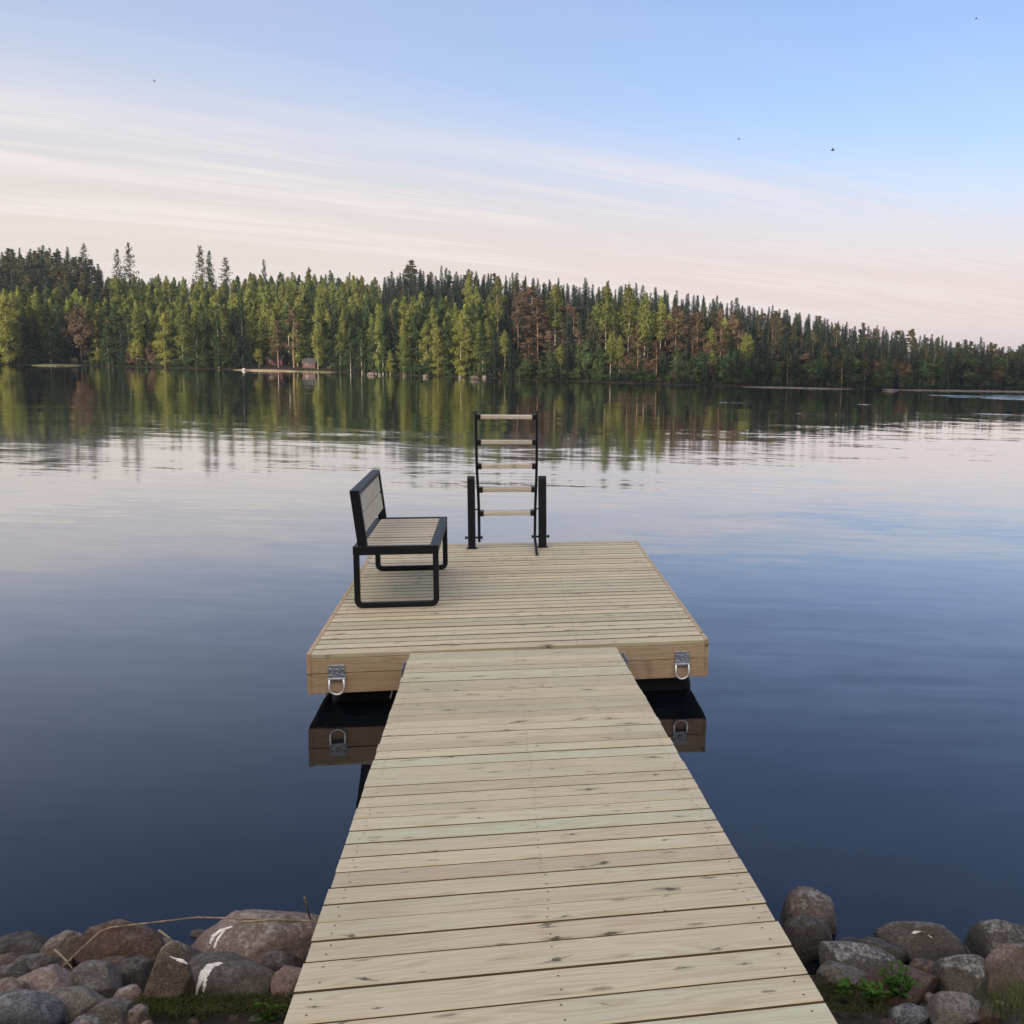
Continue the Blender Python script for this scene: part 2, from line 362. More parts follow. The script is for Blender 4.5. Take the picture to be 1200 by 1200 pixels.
wcol = g.mix(g.math('MULTIPLY', g.sstep(sep.outputs[0], .1, -.6), g.math('MULTIPLY', g.sstep(zt, .52, .1), .60)), wcol, (3.1, 3.3, 4.0))
wcol = g.mix(veil, wcol, g.mix(g.sstep(sep.outputs[0], -.55, .1), (3.80, 3.38, 3.02), (3.95, 3.25, 3.12)))
wcol = g.mix(g.math('MULTIPLY', cirrus, .78), wcol, (4.3, 3.9, 3.72))
# the bright evening side of the sky, behind the viewer, plus an unseen glow added overhead to light the deck
bd = g.n('ShaderNodeVectorMath', operation='DOT_PRODUCT', ins={0: tcw, 1: (-.30, -.72, .62)}).outputs['Value']
wcol = g.mix(g.math('MULTIPLY', g.sstep(bd, .18, .88), .9), wcol, (9.6, 8.5, 7.5))
bg = g.n('ShaderNodeBackground', ins={'Color': wcol, 'Strength': .15})
wn.links.new(bg.outputs[0], wo.inputs[0])

sl = bpy.data.lights.new('sun', 'SUN'); so = bpy.data.objects.new('sun', sl); COL.objects.link(so)
sl.energy = 4.5; sl.angle = R(2); sl.color = (1.0, .85, .66)
sdir = Vector((math.sin(SUN_AZ) * math.cos(SUN_EL), math.cos(SUN_AZ) * math.cos(SUN_EL), math.sin(SUN_EL)))
so.rotation_euler = (-sdir).to_track_quat('-Z', 'Y').to_euler()
so.location = sdir * 50
scene.view_settings.view_transform = 'Standard'; scene.view_settings.look = 'None'; scene.view_settings.gamma = 1.0
scene.view_settings.exposure = 0.6
scene.cycles.max_bounces = 8; scene.cycles.use_denoising = True

# ------------------------------------------------------------------ water
m, nt, out = new_mat('lake_water'); g = NT(nt)
tc = g.n('ShaderNodeTexCoord').outputs['Object']
sx = g.n('ShaderNodeSeparateXYZ', ins={0: tc})
def slope(scale, stretch, amp, det=1.0, off=0.0):
    v = g.vmath('ADD', g.vmath('MULTIPLY', tc, (stretch[0], stretch[1], 1)), (off, off * .7, off * .3))
    c = g.noise(v, scale, det, .5).outputs['Color']
    return g.vmath('MULTIPLY', g.vmath('SUBTRACT', c, (.5, .5, .5)), (amp * stretch[0], amp, 0))
dist = g.math('ABSOLUTE', sx.outputs[1])
calm = g.sstep(g.noise(g.vmath('MULTIPLY', tc, (.10, .22, 1)), 1.0, 2.0).outputs[0], .38, .62)     # breeze patches
lo = g.math('MULTIPLY_ADD', calm, .7, c=.45)
far = g.math('MULTIPLY', g.sstep(dist, 8.0, 17.0), g.math('SUBTRACT', 1.0, g.math('MULTIPLY', g.sstep(dist, 26.0, 50.0), .55)))
sA = slope(4.6, (.22, 1.0), .050, 2.0)
sB = slope(1.3, (.3, 1.0), .020, 1.0, 13.0)
sC = slope(8.0, (.4, 1.0), .026, 1.0, 29.0)
sD = slope(.5, (.3, 1.0), .040, 3.0, 51.0)
sumv = g.vmath('ADD', g.vmath('ADD', g.vmath('ADD', sA, sB), sC), sD)
k = g.math('MULTIPLY', lo, g.math('MULTIPLY_ADD', far, .25, c=.80))
# ruffled strips far out on the lake
ruff = None
for (x0, y0, rx, ry) in ((24.5, 70.5, 12.0, 4.0), (31, 74.5, 15, 5.2), (1.0, 49.7, .9, .55), (7.7, 52.4, .5, .5), (12.3, 46.3, 1.3, .6)):
    dx = g.math('DIVIDE', g.math('SUBTRACT', sx.outputs[0], x0), rx); dy = g.math('DIVIDE', g.math('SUBTRACT', sx.outputs[1], y0), ry)
    rr = g.math('ADD', g.math('MULTIPLY', dx, dx), g.math('MULTIPLY', dy, dy))
    e = g.math('SUBTRACT', 1.0, g.sstep(rr, .45, 1.0))
    ruff = e if ruff is None else g.math('MAXIMUM', ruff, e)
k = g.math('ADD', k, g.math('MULTIPLY', ruff, 13.0))
nv = g.n('ShaderNodeVectorMath', operation='SCALE', ins={0: sumv, 'Scale': k}).outputs[0]
nrm = g.vmath('NORMALIZE', g.vmath('ADD', nv, (0, 0, 1)))
fr = g.math('POWER', g.n('ShaderNodeFresnel', ins={'IOR': 1.333, 'Normal': nrm}) .outputs[0], 1.0)
fr = g.math('SUBTRACT', 1.0, g.math('POWER', g.math('SUBTRACT', 1.0, fr, clamp=True), g.math('MULTIPLY_ADD', fr, 1.5, c=1.34)))
rgh = g.math('MULTIPLY_ADD', g.math('MULTIPLY', g.sstep(dist, 9.0, 18.0), g.math('SUBTRACT', 1.0, g.math('MULTIPLY', g.sstep(dist, 22.0, 34.0), .62))), .052, c=.012)
body = g.n('ShaderNodeBsdfDiffuse', ins={'Color': (.002, .004, .008, 1)})
mir = g.n('ShaderNodeBsdfGlossy', ins={'Color': (1, 1, 1, 1), 'Roughness': rgh, 'Normal': nrm})
p = g.n('ShaderNodeMixShader', ins={0: fr, 1: body.outputs[0], 2: mir.outputs[0]})
nt.links.new(p.outputs[0], out.inputs[0])
wb = MB(); S = 3000
wb.add([(-S, 1.0, 0), (S, 1.0, 0), (S, S, 0), (-S, S, 0)], [(0, 1, 2, 3)])
tag(wb.build('water', m), kind='structure')

# ------------------------------------------------------------------ near bank
def zbank(X, Y):
    z = .42 * (3.35 - Y)
    if z > .8: z = .8 + .25 * (1 - math.exp(-(z - .8) / .6))
    z = max(z, -.6)
    return z + .05 * mnoise.noise((X * 1.3, Y * 1.3, 3)) + .02 * mnoise.noise((X * 5, Y * 5, 1))
bb = MB(); NX, NY = 130, 110
xs = np.concatenate([np.linspace(-80, -9.5, 12), np.linspace(-9, 9, NX - 24), np.linspace(9.5, 40, 12)]); ys = np.concatenate([np.linspace(-30, -4, 12), np.linspace(-3.5, 4.6, NY - 12)])
V = [(x, y, zbank(x, y)) for y in ys for x in xs]
Fs = [(j * NX + i, j * NX + i + 1, (j + 1) * NX + i + 1, (j + 1) * NX + i) for j in range(NY - 1) for i in range(NX - 1)]
bb.add(V, Fs, smooth=True); tag(bb.build('ground', M['bank']), kind='structure')

# ------------------------------------------------------------------ floating dock
O = Vector((-2.33268, 5.81795, .34646))
YAW, LIST = .2050, .0129
exv = Vector((math.cos(YAW), math.sin(YAW), LIST)).normalized()
eyv = Vector((-math.sin(YAW), math.cos(YAW), 0)); nzv = exv.cross(eyv).normalized(); eyv = nzv.cross(exv)
DOCK = Matrix(((exv.x, eyv.x, nzv.x, O.x), (exv.y, eyv.y, nzv.y, O.y), (exv.z, eyv.z, nzv.z, O.z), (0, 0, 0, 1)))
W_, D_ = 2.4, 3.49
def dock_root(name, u, v, w): return empty(name, DOCK @ Matrix.Translation((u, v, w))), (u, v, w)
dock, doff = dock_root('floating_dock', 1.2, 1.745, -.345)
tag(dock, 'square floating swimming dock of pale planks with two black floats, behind the walkway', 'dock')
b = MB(); nb = 33; pitch = D_ / nb
for i in range(nb):
    y0 = i * pitch + .0025; dz = random.uniform(-.0012, .0012)
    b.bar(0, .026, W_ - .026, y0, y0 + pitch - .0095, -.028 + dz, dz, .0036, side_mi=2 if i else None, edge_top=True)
    for xx in (.09, .82, 1.58, W_ - .09):
        for yy in (.028, .074):
            cx, cy = xx + random.uniform(-.006, .006), y0 + yy + random.uniform(-.004, .004)
            b.add([(cx + .004 * math.cos(a), cy + .004 * math.sin(a), dz + .0008) for a in np.linspace(0, 2 * math.pi, 7)[:-1]], [tuple(range(6))], mi=1)
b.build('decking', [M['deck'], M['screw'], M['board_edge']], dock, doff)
FH = .2404
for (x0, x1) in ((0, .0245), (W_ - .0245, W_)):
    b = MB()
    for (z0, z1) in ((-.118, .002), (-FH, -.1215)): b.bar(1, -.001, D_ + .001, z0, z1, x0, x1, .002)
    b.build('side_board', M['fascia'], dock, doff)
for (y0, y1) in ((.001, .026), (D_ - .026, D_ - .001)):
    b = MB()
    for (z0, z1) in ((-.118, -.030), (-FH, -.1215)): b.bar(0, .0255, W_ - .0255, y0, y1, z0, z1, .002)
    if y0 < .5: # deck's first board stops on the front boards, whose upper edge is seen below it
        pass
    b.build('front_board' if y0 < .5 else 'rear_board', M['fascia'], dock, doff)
b = MB()
for yy in np.linspace(.45, D_ - .45, 5): b.bar(0, .03, W_ - .03, yy, yy + .045, -.17, -.031, .002)
b.build('joists', M['fascia'], dock, doff)
# floats: black moulded drums, axis along the dock
def float_mesh(u0, u1):
    b = MB(); prof = []
    w0, w1 = -.62, -.2415; n = 6; rc = .12
    for (cx, cz, a0) in ((u1 - rc, w1 - rc, 0), (u0 + rc, w1 - rc, 90), (u0 + rc, w0 + rc, 180), (u1 - rc, w0 + rc, 270)):
        for k in range(n + 1):
            a = R(a0 + 90 * k / n); prof.append((cx + rc * math.cos(a), cz + rc * math.sin(a)))
    rows = []; vs = [.16, .185, .22] + [y for s in np.linspace(.6, D_ - .6, 5) for y in (s - .05, s - .02, s + .02, s + .05)] + [D_ - .22, D_ - .185, D_ - .16]
    cxm, czm = (u0 + u1) / 2, (w0 + w1) / 2
    V = []
    for i, y in enumerate(vs):
        s = .90 if i in (0, len(vs) - 1) else .97 if i in (1, len(vs) - 2) else 1.0
        if 2 < i < len(vs) - 3 and (i - 3) % 4 in (1, 2): s = .975
        V += [(cxm + (x - cxm) * s, y, czm + (z - czm) * s) for x, z in prof]
    kk = len(prof)
    Fs = [(i * kk + j, i * kk + (j + 1) % kk, (i + 1) * kk + (j + 1) % kk, (i + 1) * kk + j) for i in range(len(vs) - 1) for j in range(kk)]
    Fs = [f[::-1] for f in Fs] + [tuple(range(kk)), tuple(range(len(V) - 1, len(V) - kk - 1, -1))]
    b.add(V, Fs, smooth=True); return b
for (u0, u1) in ((.10, .92), (1.46, 2.33)): float_mesh(u0, u1).build('float', M['float'], dock, doff)
# mooring brackets: plate with bolt and a U loop hanging from it
for uc in (.168, 2.231):
    b = MB(); b.bar(0, uc - .046, uc + .046, -.0075, -.0005, -.152, -.068, .002)
    for zz in (-.092, -.13): b.bar(0, uc - .042, uc - .028, -.013, -.007, zz - .006, zz + .006, .002); b.bar(0, uc + .028, uc + .042, -.013, -.007, zz - .006, zz + .006, .002)
    b.bar(0, uc - .05, uc + .05, -.024, -.0076, -.158, -.142, .004)
    pl = b.build('mooring_bracket', M['galv'], dock, doff)
    b = MB()
    b.tube([(uc + .014 * math.cos(a), -.0085 - h, -.105 + .014 * math.sin(a)) for h in (0,) for a in np.linspace(0, 2 * math.pi, 7)[:-1]], .004, 6, closed=True)
    b.build('bolt', M['galv'], pl)
    for o in pl.children: o.location = -Vector(doff)
    b = MB(); pts = [(uc - .040, -.019, -.150), (uc - .042, -.020, -.195)] + [(uc + .042 * math.cos(a), -.022, -.200 + .042 * math.sin(a)) for a in np.linspace(math.pi, 2 * math.pi, 13)] + [(uc + .042, -.020, -.195), (uc + .040, -.019, -.150)]
    b.tube(pts, .0068, 8); lp = b.build('loop', M['galv_bright'], pl, doff)
# strap ends hanging below the front board
for uu, ln, sw in ((.475, .055, -.012), (.105, .03, -.012)):
    b = MB(); b.tube([(uu, .03, -.232), (uu + sw * .3, .028, -.24 - ln * .5), (uu + sw, .025, -.24 - ln)], .0035, 6); b.build('strap_end', M['rope'], dock, doff)

# ------------------------------------------------------------------ gangway
A = Vector((-1.71542, 5.79471, .38635)); ax = Vector((.97683, .21400, 0)).normalized()
wf = Vector((.21400, -.97684, .07291)); WL = wf.length; ay = -wf.normalized(); az = ax.cross(ay)
GW = Matrix(((ax.x, ay.x, az.x, A.x), (ax.y, ay.y, az.y, A.y), (ax.z, ay.z, az.z, A.z), (0, 0, 0, 1)))
WW = 1.198
walk = empty('walkway', GW @ Matrix.Translation((WW / 2, -4.9, -.3))); woff = (WW / 2, -4.9, -.3)
tag(walk, 'long pale plank walkway sloping from the stony bank down to the floating dock', 'walkway')
bounds = [0.0] + [.085 + .1048 * i for i in range(34)] + [3.681, 3.819, 3.943, 4.08, 4.215, 4.35, 4.49, 4.625, 4.76, 4.9, 5.03, 5.17]
b = MB()
tints = {32: (.15, .25, .4), 33: (.1, .75, .4), 34: (.3, .6, .55), 35: (.15, .35, .6), 36: (.1, .3, .55), 37: (1.0, .1, .8), 38: (.85, .2, .7), 29: (.2, .95, .1), 26: (.95, .1, .7)}
for i in range(len(bounds) - 1):
    y1, y0 = -bounds[i] * WL - .0052, -bounds[i + 1] * WL + .0052
    dz = random.uniform(-.0016, .0016); e0, e1 = random.uniform(-.0025, .0025), random.uniform(-.0025, .0025)
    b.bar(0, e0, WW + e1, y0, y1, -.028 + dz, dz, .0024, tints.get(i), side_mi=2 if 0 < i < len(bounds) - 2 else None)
    if i:
        for xx in (.045, WW * .5, WW - .045):
            for q in (.24, .76):
                cx, cy = xx + random.uniform(-.008, .008), y0 + (y1 - y0) * q + random.uniform(-.006, .006)
                b.add([(cx +   .0032 * math.cos(a), cy + .0032 * math.sin(a), dz + .0008) for a in np.linspace(0, 2 * math.pi, 7)[:-1]], [tuple(range(6))], mi=1)
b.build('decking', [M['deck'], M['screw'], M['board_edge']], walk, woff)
for xx in (.012, WW * .5 - .024, WW - .06):
    b = MB(); b.bar(1, -5.1, -.02, -.195, -.030, xx, xx + .048, .003); b.build('beam', M['fascia'], walk, woff)
GWi = GW.inverted()
for u in (.60, 1.815):                                         # hinge plates between walkway beam and dock face
    b = MB()
    c0 = GWi @ (DOCK @ Vector((u, -.004, -.09)))
    xh = .012 if u < 1 else WW - .012
    b.bar(1, c0.y - .20, c0.y - .002, c0.z - .028, c0.z + .028, c0.x - (.052 if u < 1 else -.044), c0.x - (.044 if u < 1 else -.052), .002)
    b.bar(0, c0.x - .055, c0.x + .055, c0.y - .009, c0.y - .001, c0.z - .032, c0.z + .030, .002)
    b.build('hinge_plate', M['galv'], walk, woff)

# ------------------------------------------------------------------ bench
BU, BV = .128, 1.085
bench, boff = dock_root('bench', .41, 1.72, 0.0)
tag(bench, 'low bench with black metal frame and pale slats on the dock', 'bench')
U0, U1, V0, V1, SEAT = .130, .695, 1.088, 2.362, .435
def leg_frame(v):
    b = MB(); h = .019; zc0 = h + .001; zt = SEAT - .062; rc = .035
    ul, ur = U0 + h, U1 - h
    pts = [(ul, zt)] + [(ul + rc + rc * math.cos(a), zc0 + rc + rc * math.sin(a)) for a in np.linspace(math.pi, 1.5 * math.pi, 6)] + \
          [(ur - rc + rc * math.cos(a), zc0 + rc + rc * math.sin(a)) for a in np.linspace(1.5 * math.pi, 2 * math.pi, 6)] + [(ur, zt)]
    V = []; n = len(pts)
    for i, (x, z) in enumerate(pts):
        p0 = pts[max(i - 1, 0)]; p1 = pts[min(i + 1, n - 1)]
        t = Vector((p1[0] - p0[0], p1[1] - p0[1])).normalized(); nn = Vector((-t.y, t.x))
        c = .004
        for (a, bb_) in ((-h + c, -h), (h - c, -h), (h, -h + c), (h, h - c), (h - c, h), (-h + c, h), (-h, h - c), (-h, -h + c)):
            V.append((x + nn.x * a, v + bb_, z + nn.y * a))
    Fs = [(i * 8 + k, i * 8 + (k + 1) % 8, (i + 1) * 8 + (k + 1) % 8, (i + 1) * 8 + k) for i in range(n - 1) for k in range(8)]
    Fs += [tuple(range(7, -1, -1)), tuple(range((n - 1) * 8, n * 8))]
    b.add(V, Fs); return b
for v in (V0 + .019, V1 - .019): leg_frame(v).build('leg_frame', M['black'], bench, boff)
b = MB(); rh = .062; bw = .055
for v in ((V0 - .001, V0 + .04), (V1 - .04, V1 + .001)): b.bar(0, U0 - .001, U1 + .001, v[0], v[1], SEAT - rh, SEAT, .004)
for u in ((U0, U0 + bw), (U1 - bw, U1)): b.bar(1, V0 + .041, V1 - .041, SEAT - rh, SEAT - .0005, u[0], u[1], .004)
b.build('seat_frame', M['black'], bench, boff)
b = MB(); ns = 11; sl0, sl1 = V0 + .043, V1 - .043; sp = (sl1 - sl0) / ns
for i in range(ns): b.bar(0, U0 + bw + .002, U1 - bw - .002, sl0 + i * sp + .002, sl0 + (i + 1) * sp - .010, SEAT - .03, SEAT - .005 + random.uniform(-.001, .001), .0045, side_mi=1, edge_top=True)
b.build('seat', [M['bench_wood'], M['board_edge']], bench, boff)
lean = (.128 - .172) / (.82 - SEAT)
def bu(w): return .172 + lean * (w - SEAT)          # rear face lean line of the backrest (u of its rear side)
def sheared(lo_w, hi_w, v0, v1, d0, d1, ch=.004, along=False, mi=0, b=None, tint=None):
    """block between heights, thickness d0..d1 in u measured from the lean line"""
    b = b or MB(); V = []
    off = (random.uniform(0, 50), random.uniform(0, 50)); G = []
    for w in (lo_w, lo_w + ch, hi_w - ch, hi_w):
        e = ch if w in (lo_w, hi_w) else 0
        for (u, v) in ((d0 + e, v0), (d1 - e, v0), (d1 - e, v1), (d0 + e, v1)):
            V.append((bu(w) + u, v + (e * .5 if v == v0 else -e * .5), w)); G.append((v + off[0], w + off[1], u))
    Fs = [(3, 2, 1, 0), (12, 13, 14, 15)] + [(r * 4 + k, r * 4 + (k + 1) % 4, r * 4 + 4 + (k + 1) % 4, r * 4 + 4 + k) for r in range(3) for k in range(4)]
    b.add(V, Fs, G, tint or (random.random(), random.random() * .5, random.random())); return b
b = MB()
for v in ((V0 + .002, V0 + .042), (V1 - .042, V1 - .002)): sheared(SEAT + .0005, .822, v[0], v[1], -.010, .052, b=b)
sheared(.786, .822, V0 + .0425, V1 - .0425, -.010, .052, b=b)
b.build('back_frame', M['black'], bench, boff)
b = MB(); sheared(.512, .642, V0 + .044, V1 - .044, .012, .040, b=b, tint=(.3, .3, .6)); sheared(.653, .784, V0 + .044, V1 - .044, .012, .040, b=b, tint=(.5, .2, .45))
b.build('backrest', M['bench_wood'], bench, boff)

# ------------------------------------------------------------------ swim ladder, folded upright
lad, loff = dock_root('swim_ladder', 1.18, 3.2, 0.0)
tag(lad, 'black folding swim ladder with five wooden steps swung upright at the dock end', 'ladder')
for u0, u1 in ((.832, .898), (1.460, 1.532)):
    b = MB(); uc = (u0 + u1) / 2; hw = (u1 - u0) / 2; d0, d1 = 3.205, 3.265
    # outline with rounded top in the v-w plane, extruded along u
    prof = [(d0, 0.0005), (d1, 0.0005), (d1, .628)] + [((d0 + d1) / 2 + .03 * math.cos(a), .628 + .032 * math.sin(a)) for a in np.linspace(.2, math.pi - .2, 9)] + [(d0, .628)]
    kk = len(prof); c = .006
    V = [(u0, y, z) for y, z in prof] + [(u1, y, z) for y, z in prof]
    Fs = [(i, (i + 1) % kk, kk + (i + 1) % kk, kk + i)[::-1] for i in range(kk)] + [tuple(range(kk)), tuple(range(2 * kk - 1, kk - 1, -1))]
    b.add(V, Fs); po = b.build('post', M['black'], lad, loff)
    bv = po.modifiers.new('bevel', 'BEVEL'); bv.width = .006; bv.segments = 2; bv.limit_method = 'ANGLE'
    b = MB(); b.bar(0, u0 - .014, u1 + .014, 3.198, 3.272, .0004, .006, .002); pb = b.build('foot_plate', M['black'], po, loff)
VL = 3.235
lt = [(.914, VL + .02, 1.245), (.915, VL + .018, 1.0), (.917, VL + .012, .75), (.925, VL + .004, .55), (.930, VL, .36), (.931, VL, .10), (.931, VL - .005, .06)]
rtp = [(1.452, VL + .02, 1.249), (1.450, VL + .018, 1.0), (1.447, VL + .012, .75), (1.440, VL + .004, .55), (1.432, VL, .36), (1.428, VL, .14), (1.426, VL - .03, .10), (1.428, 3.06, .055), (1.431, 2.86, .011), (1.431, 2.845, .010)]
for pts in (lt, rtp):
    b = MB(); 
    P = [Vector(p) for p in pts]; Q = []
    for i in range(len(P) - 1):
        p0, p1, p2, p3 = P[max(i - 1, 0)], P[i], P[i + 1], P[min(i + 2, len(P) - 1)]
        for t in (0, .25, .5, .75): Q.append(.5 * ((2 * p1) + (p2 - p0) * t + (2 * p0 - 5 * p1 + 4 * p2 - p3) * t * t + (3 * p1 - p0 - 3 * p2 + p3) * t ** 3))
    Q.append(P[-1]); b.tube(Q, .0125, 8)
    b.build('rail', M['black'], lad, loff)
def uleft(w): return float(np.interp(w, [.1, .36, .55, .75, 1.0, 1.25], [.931, .930, .925, .917, .915, .914]))
def uright(w): return float(np.interp(w, [.1, .36, .55, .75, 1.0, 1.25], [1.428, 1.432, 1.440, 1.447, 1.450, 1.452]))
for i, w in enumerate((1.195, .969, .752, .540, .325)):
    l, r = uleft(w) + .013, uright(w) - .013
    b = MB(); b.bar(0, l + .004, r - .004, VL - .045, VL + .05, w - .020, w + .016, .005, (random.random() * .6, random.random() * .4, random.random())); st = b.build('step', M['step_wood'], lad, loff)
    for (c0, c1) in ((l - .006, l + .030), (r - .030, r + .006)):
        b = MB(); b.bar(0, c0, c1, VL - .049, VL + .054, w - .026, w + .021, .004); b.build('step_bracket', M['black'], st, loff)
for sd in (0, 1):
    for w in (.100, .358):
        b = MB()
        if sd == 0: e0, e1 = (.885 if w > .2 else .806), (uleft(w) + (0 if w > .2 else .030))
        else: e0, e1 = (uright(w) - (0 if w > .2 else .030)), (1.475 if w > .2 else 1.558)
        rr = .006 if w > .2 else .009
        us = [e0, e0 + .012, e0 + .0121, e1 - .0121, e1 - .012, e1]
        b.tube([(u, VL, w) for u in us], [rr * 1.7, rr * 1.7, rr, rr, rr * 1.7, rr * 1.7], 8); b.build('pivot_pin', M['black'], lad, loff)

# ------------------------------------------------------------------ rocks on the near shore
def rock_mesh(name, rx, ry, rz, seed, angular, mat, sub=4, taper=.10):
    rnd = random.Random(seed)
    import bmesh
    bm = bmesh.new(); bmesh.ops.create_icosphere(bm, subdivisions=sub, radius=1.0)
    o = Vector((rnd.uniform(0, 100), rnd.uniform(0, 100), rnd.uniform(0, 100)))
    cuts = []
    for _ in range(int(4 + angular * 14)):
        n = Vector((rnd.gauss(0, 1), rnd.gauss(0, 1), rnd.gauss(0, .8))).normalized(); cuts.append((n, rnd.uniform(.66, .92)))
    pw = 2.2 + angular * .8
    for v in bm.verts:
        d = v.co.normalized()
        r = (abs(d.x) ** pw + abs(d.y) ** pw + abs(d.z) ** pw) ** (-1 / pw)
        p = d * r
        p *= 1 + .16 * mnoise.noise(d * 1.1 + o) + .07 * mnoise.noise(d * 2.7 + o)
        for n, c in cuts:
            e = p.dot(n) - c
            if e > 0: p -= n * e * min(.95, .65 + .5 * angular)
        tp = 1 - taper * (1 + p.z); p.x *= tp + taper; p.y *= tp + taper
        cr = abs(mnoise.noise(d * 1.6 + o * 1.7)); p *= 1 - .035 * max(0, 1 - cr / .045)
        p *= 1 + .026 * mnoise.noise(d * 7 + o) + .016 * mnoise.noise(d * 17 + o)
        v.co = Vector((p.x * rx, p.y * ry, p.z * rz))
    me = bpy.data.meshes.new(name); bm.to_mesh(me); bm.free()
    me.polygons.foreach_set('use_smooth', [True] * len(me.polygons)); me.materials.append(M[mat]); me.update()
    return me
# px centre, px size, material, angular, tilt (deg), label
ROCKS = [
 (28, 1113, 64, 30, 'r_dark', .3, 0, 'dark low stone at the waterline, leftmost of the left shore'),
 (77, 1115, 48, 36, 'r_tan', .3, -6, 'orange-tan rounded stone at the water left of the rust-brown slab'),
 (142, 1114, 116, 60, 'r_rust', .8, 9, 'large rust-brown slanted slab under the bent reed'),
 (195, 1122, 72, 36, 'r_grey', .35, 0, 'smooth dark grey stone right of the rust-brown slab'),
 (232, 1100, 24, 22, 'r_tan', .3, 0, 'small tan stone tucked left of the big pinkish boulder'),
 (303, 1107, 150, 60, 'r_pink', .7, 2, 'biggest pinkish grey boulder with whitish streaks beside the walkway'),
 (269, 1152, 116, 60, 'r_grey', .6, 4, 'broad dark grey stone with white bird dropping running down it'),
 (331, 1141, 50, 46, 'r_dark', .3, 0, 'dark grey stone below the big pinkish boulder'),
 (346, 1158, 46, 48, 'r_pink', .3, 0, 'small pink stone touching the left edge of the walkway'),
 (198, 1154, 52, 74, 'r_tan', .4, 16, 'mottled tan upright stone with whitish top'),
 (157, 1150, 48, 42, 'r_dark', .3, 0, 'dark round stone left of the mottled tan stone'),
 (133, 1136, 50, 22, 'r_rust', .4, 0, 'flat brown stone just below the rust-brown slab'),
 (111, 1158, 58, 48, 'r_grey', .6, 4, 'grey blocky stone in the middle of the left pile'),
 (56, 1154, 62, 40, 'r_pink', .8, 6, 'pinkish wedge-shaped stone left of the grey blocky stone'),
 (44, 1137, 52, 32, 'r_dark', .4, 0, 'dark stone behind the pinkish wedge-shaped stone'),
 (9, 1130, 28, 18, 'r_rust', .3, 0, 'small brown stone at the left photo edge'),
 (10, 1146, 40, 24, 'r_dark', .4, 0, 'dark stone at the left photo edge, above the pinkish-brown one'),
 (12, 1165, 42, 30, 'r_pink', .5, 0, 'pinkish-brown stone at the left photo edge, above the speckled one'),
 (82, 1182, 68, 38, 'r_grey', .9, 3, 'flat-topped grey stone below the pinkish wedge-shaped stone'),
 (20, 1192, 80, 44, 'r_blue', .2, 0, 'blue-grey speckled stone in the bottom left corner'),
 (150, 1172, 32, 30, 'r_pink', .3, 0, 'small pale pink stone left of the mottled tan stone base'),
 (133, 1193, 52, 32, 'r_grey', .8, 0, 'grey stone at the bottom edge below the small pale pink stone'),
 (160, 1194, 26, 26, 'r_pink', .3, 0, 'small pinkish stone at the bottom edge by the moss'),
 (106, 1199, 38, 20, 'r_blue', .4, 0, 'pale grey flat stone cut by the bottom edge'),
 (949, 1076, 76, 60, 'r_brown', .0, 0, 'tall round boulder with brownish top, standing in the water right of the walkway'),
 (945, 1106, 66, 58, 'r_dark', .4, 14, 'dark boulder against the walkway below the tall round boulder'),
 (1003, 1135, 110, 36, 'r_lichen', .9, 12, 'long sloping grey slab right of the walkway'),
 (987, 1150, 64, 40, 'r_grey', .8, 6, 'grey stone beside the walkway below the long sloping slab'),
 (1027, 1119, 70, 38, 'r_dark', .2, 0, 'dark rounded stone between the round boulder and the white-topped stone'),
 (996, 1112, 34, 22, 'r_dark', .2, 0, 'small dark wet stone beside the tall round boulder'),
 (1084, 1110, 96, 60, 'r_dark', .15, 8, 'dark peaked stone with whitish top at the water, right shore'),
 (1131, 1122, 20, 22, 'r_blue', .3, 0, 'small pale stone at the right tip of the dark peaked stone'),
 (1051, 1158, 98, 46, 'r_rust', .8, -14, 'long rust-red slab among the right shore stones'),
 (1093, 1146, 60, 42, 'r_rust', .4, 0, 'rust-brown stone behind the long rust-red slab'),
 (1125, 1153, 80, 58, 'r_lichen', .5, 0, 'dark stone spotted with lichen left of the pink-red boulder'),
 (1177, 1113, 86, 64, 'r_lichen', .3, 0, 'big grey lichen-crusted boulder at the right photo edge'),
 (1183, 1150, 78, 76, 'r_pink', .8, 16, 'pink-red boulder at the right photo edge above the grass'),
 (1115, 1187, 64, 46, 'r_grey', .9, 0, 'grey-brown stone at the bottom edge of the right shore'),
 (1069, 1192, 48, 28, 'r_blue', .4, 0, 'pale bluish-white stone beside the green weed'),
 (1160, 1192, 34, 24, 'r_rust', .4, 0, 'small red-brown stone left of the grass tuft'),
 (1042, 1106, 18, 16, 'r_grey', .3, 0, 'little grey stone at the water left of the dark peaked stone'),
]
rocks = {}; TAPER = {30: .5, 25: .3, 2: .3, 9: .2, 13: .35, 24: .16}
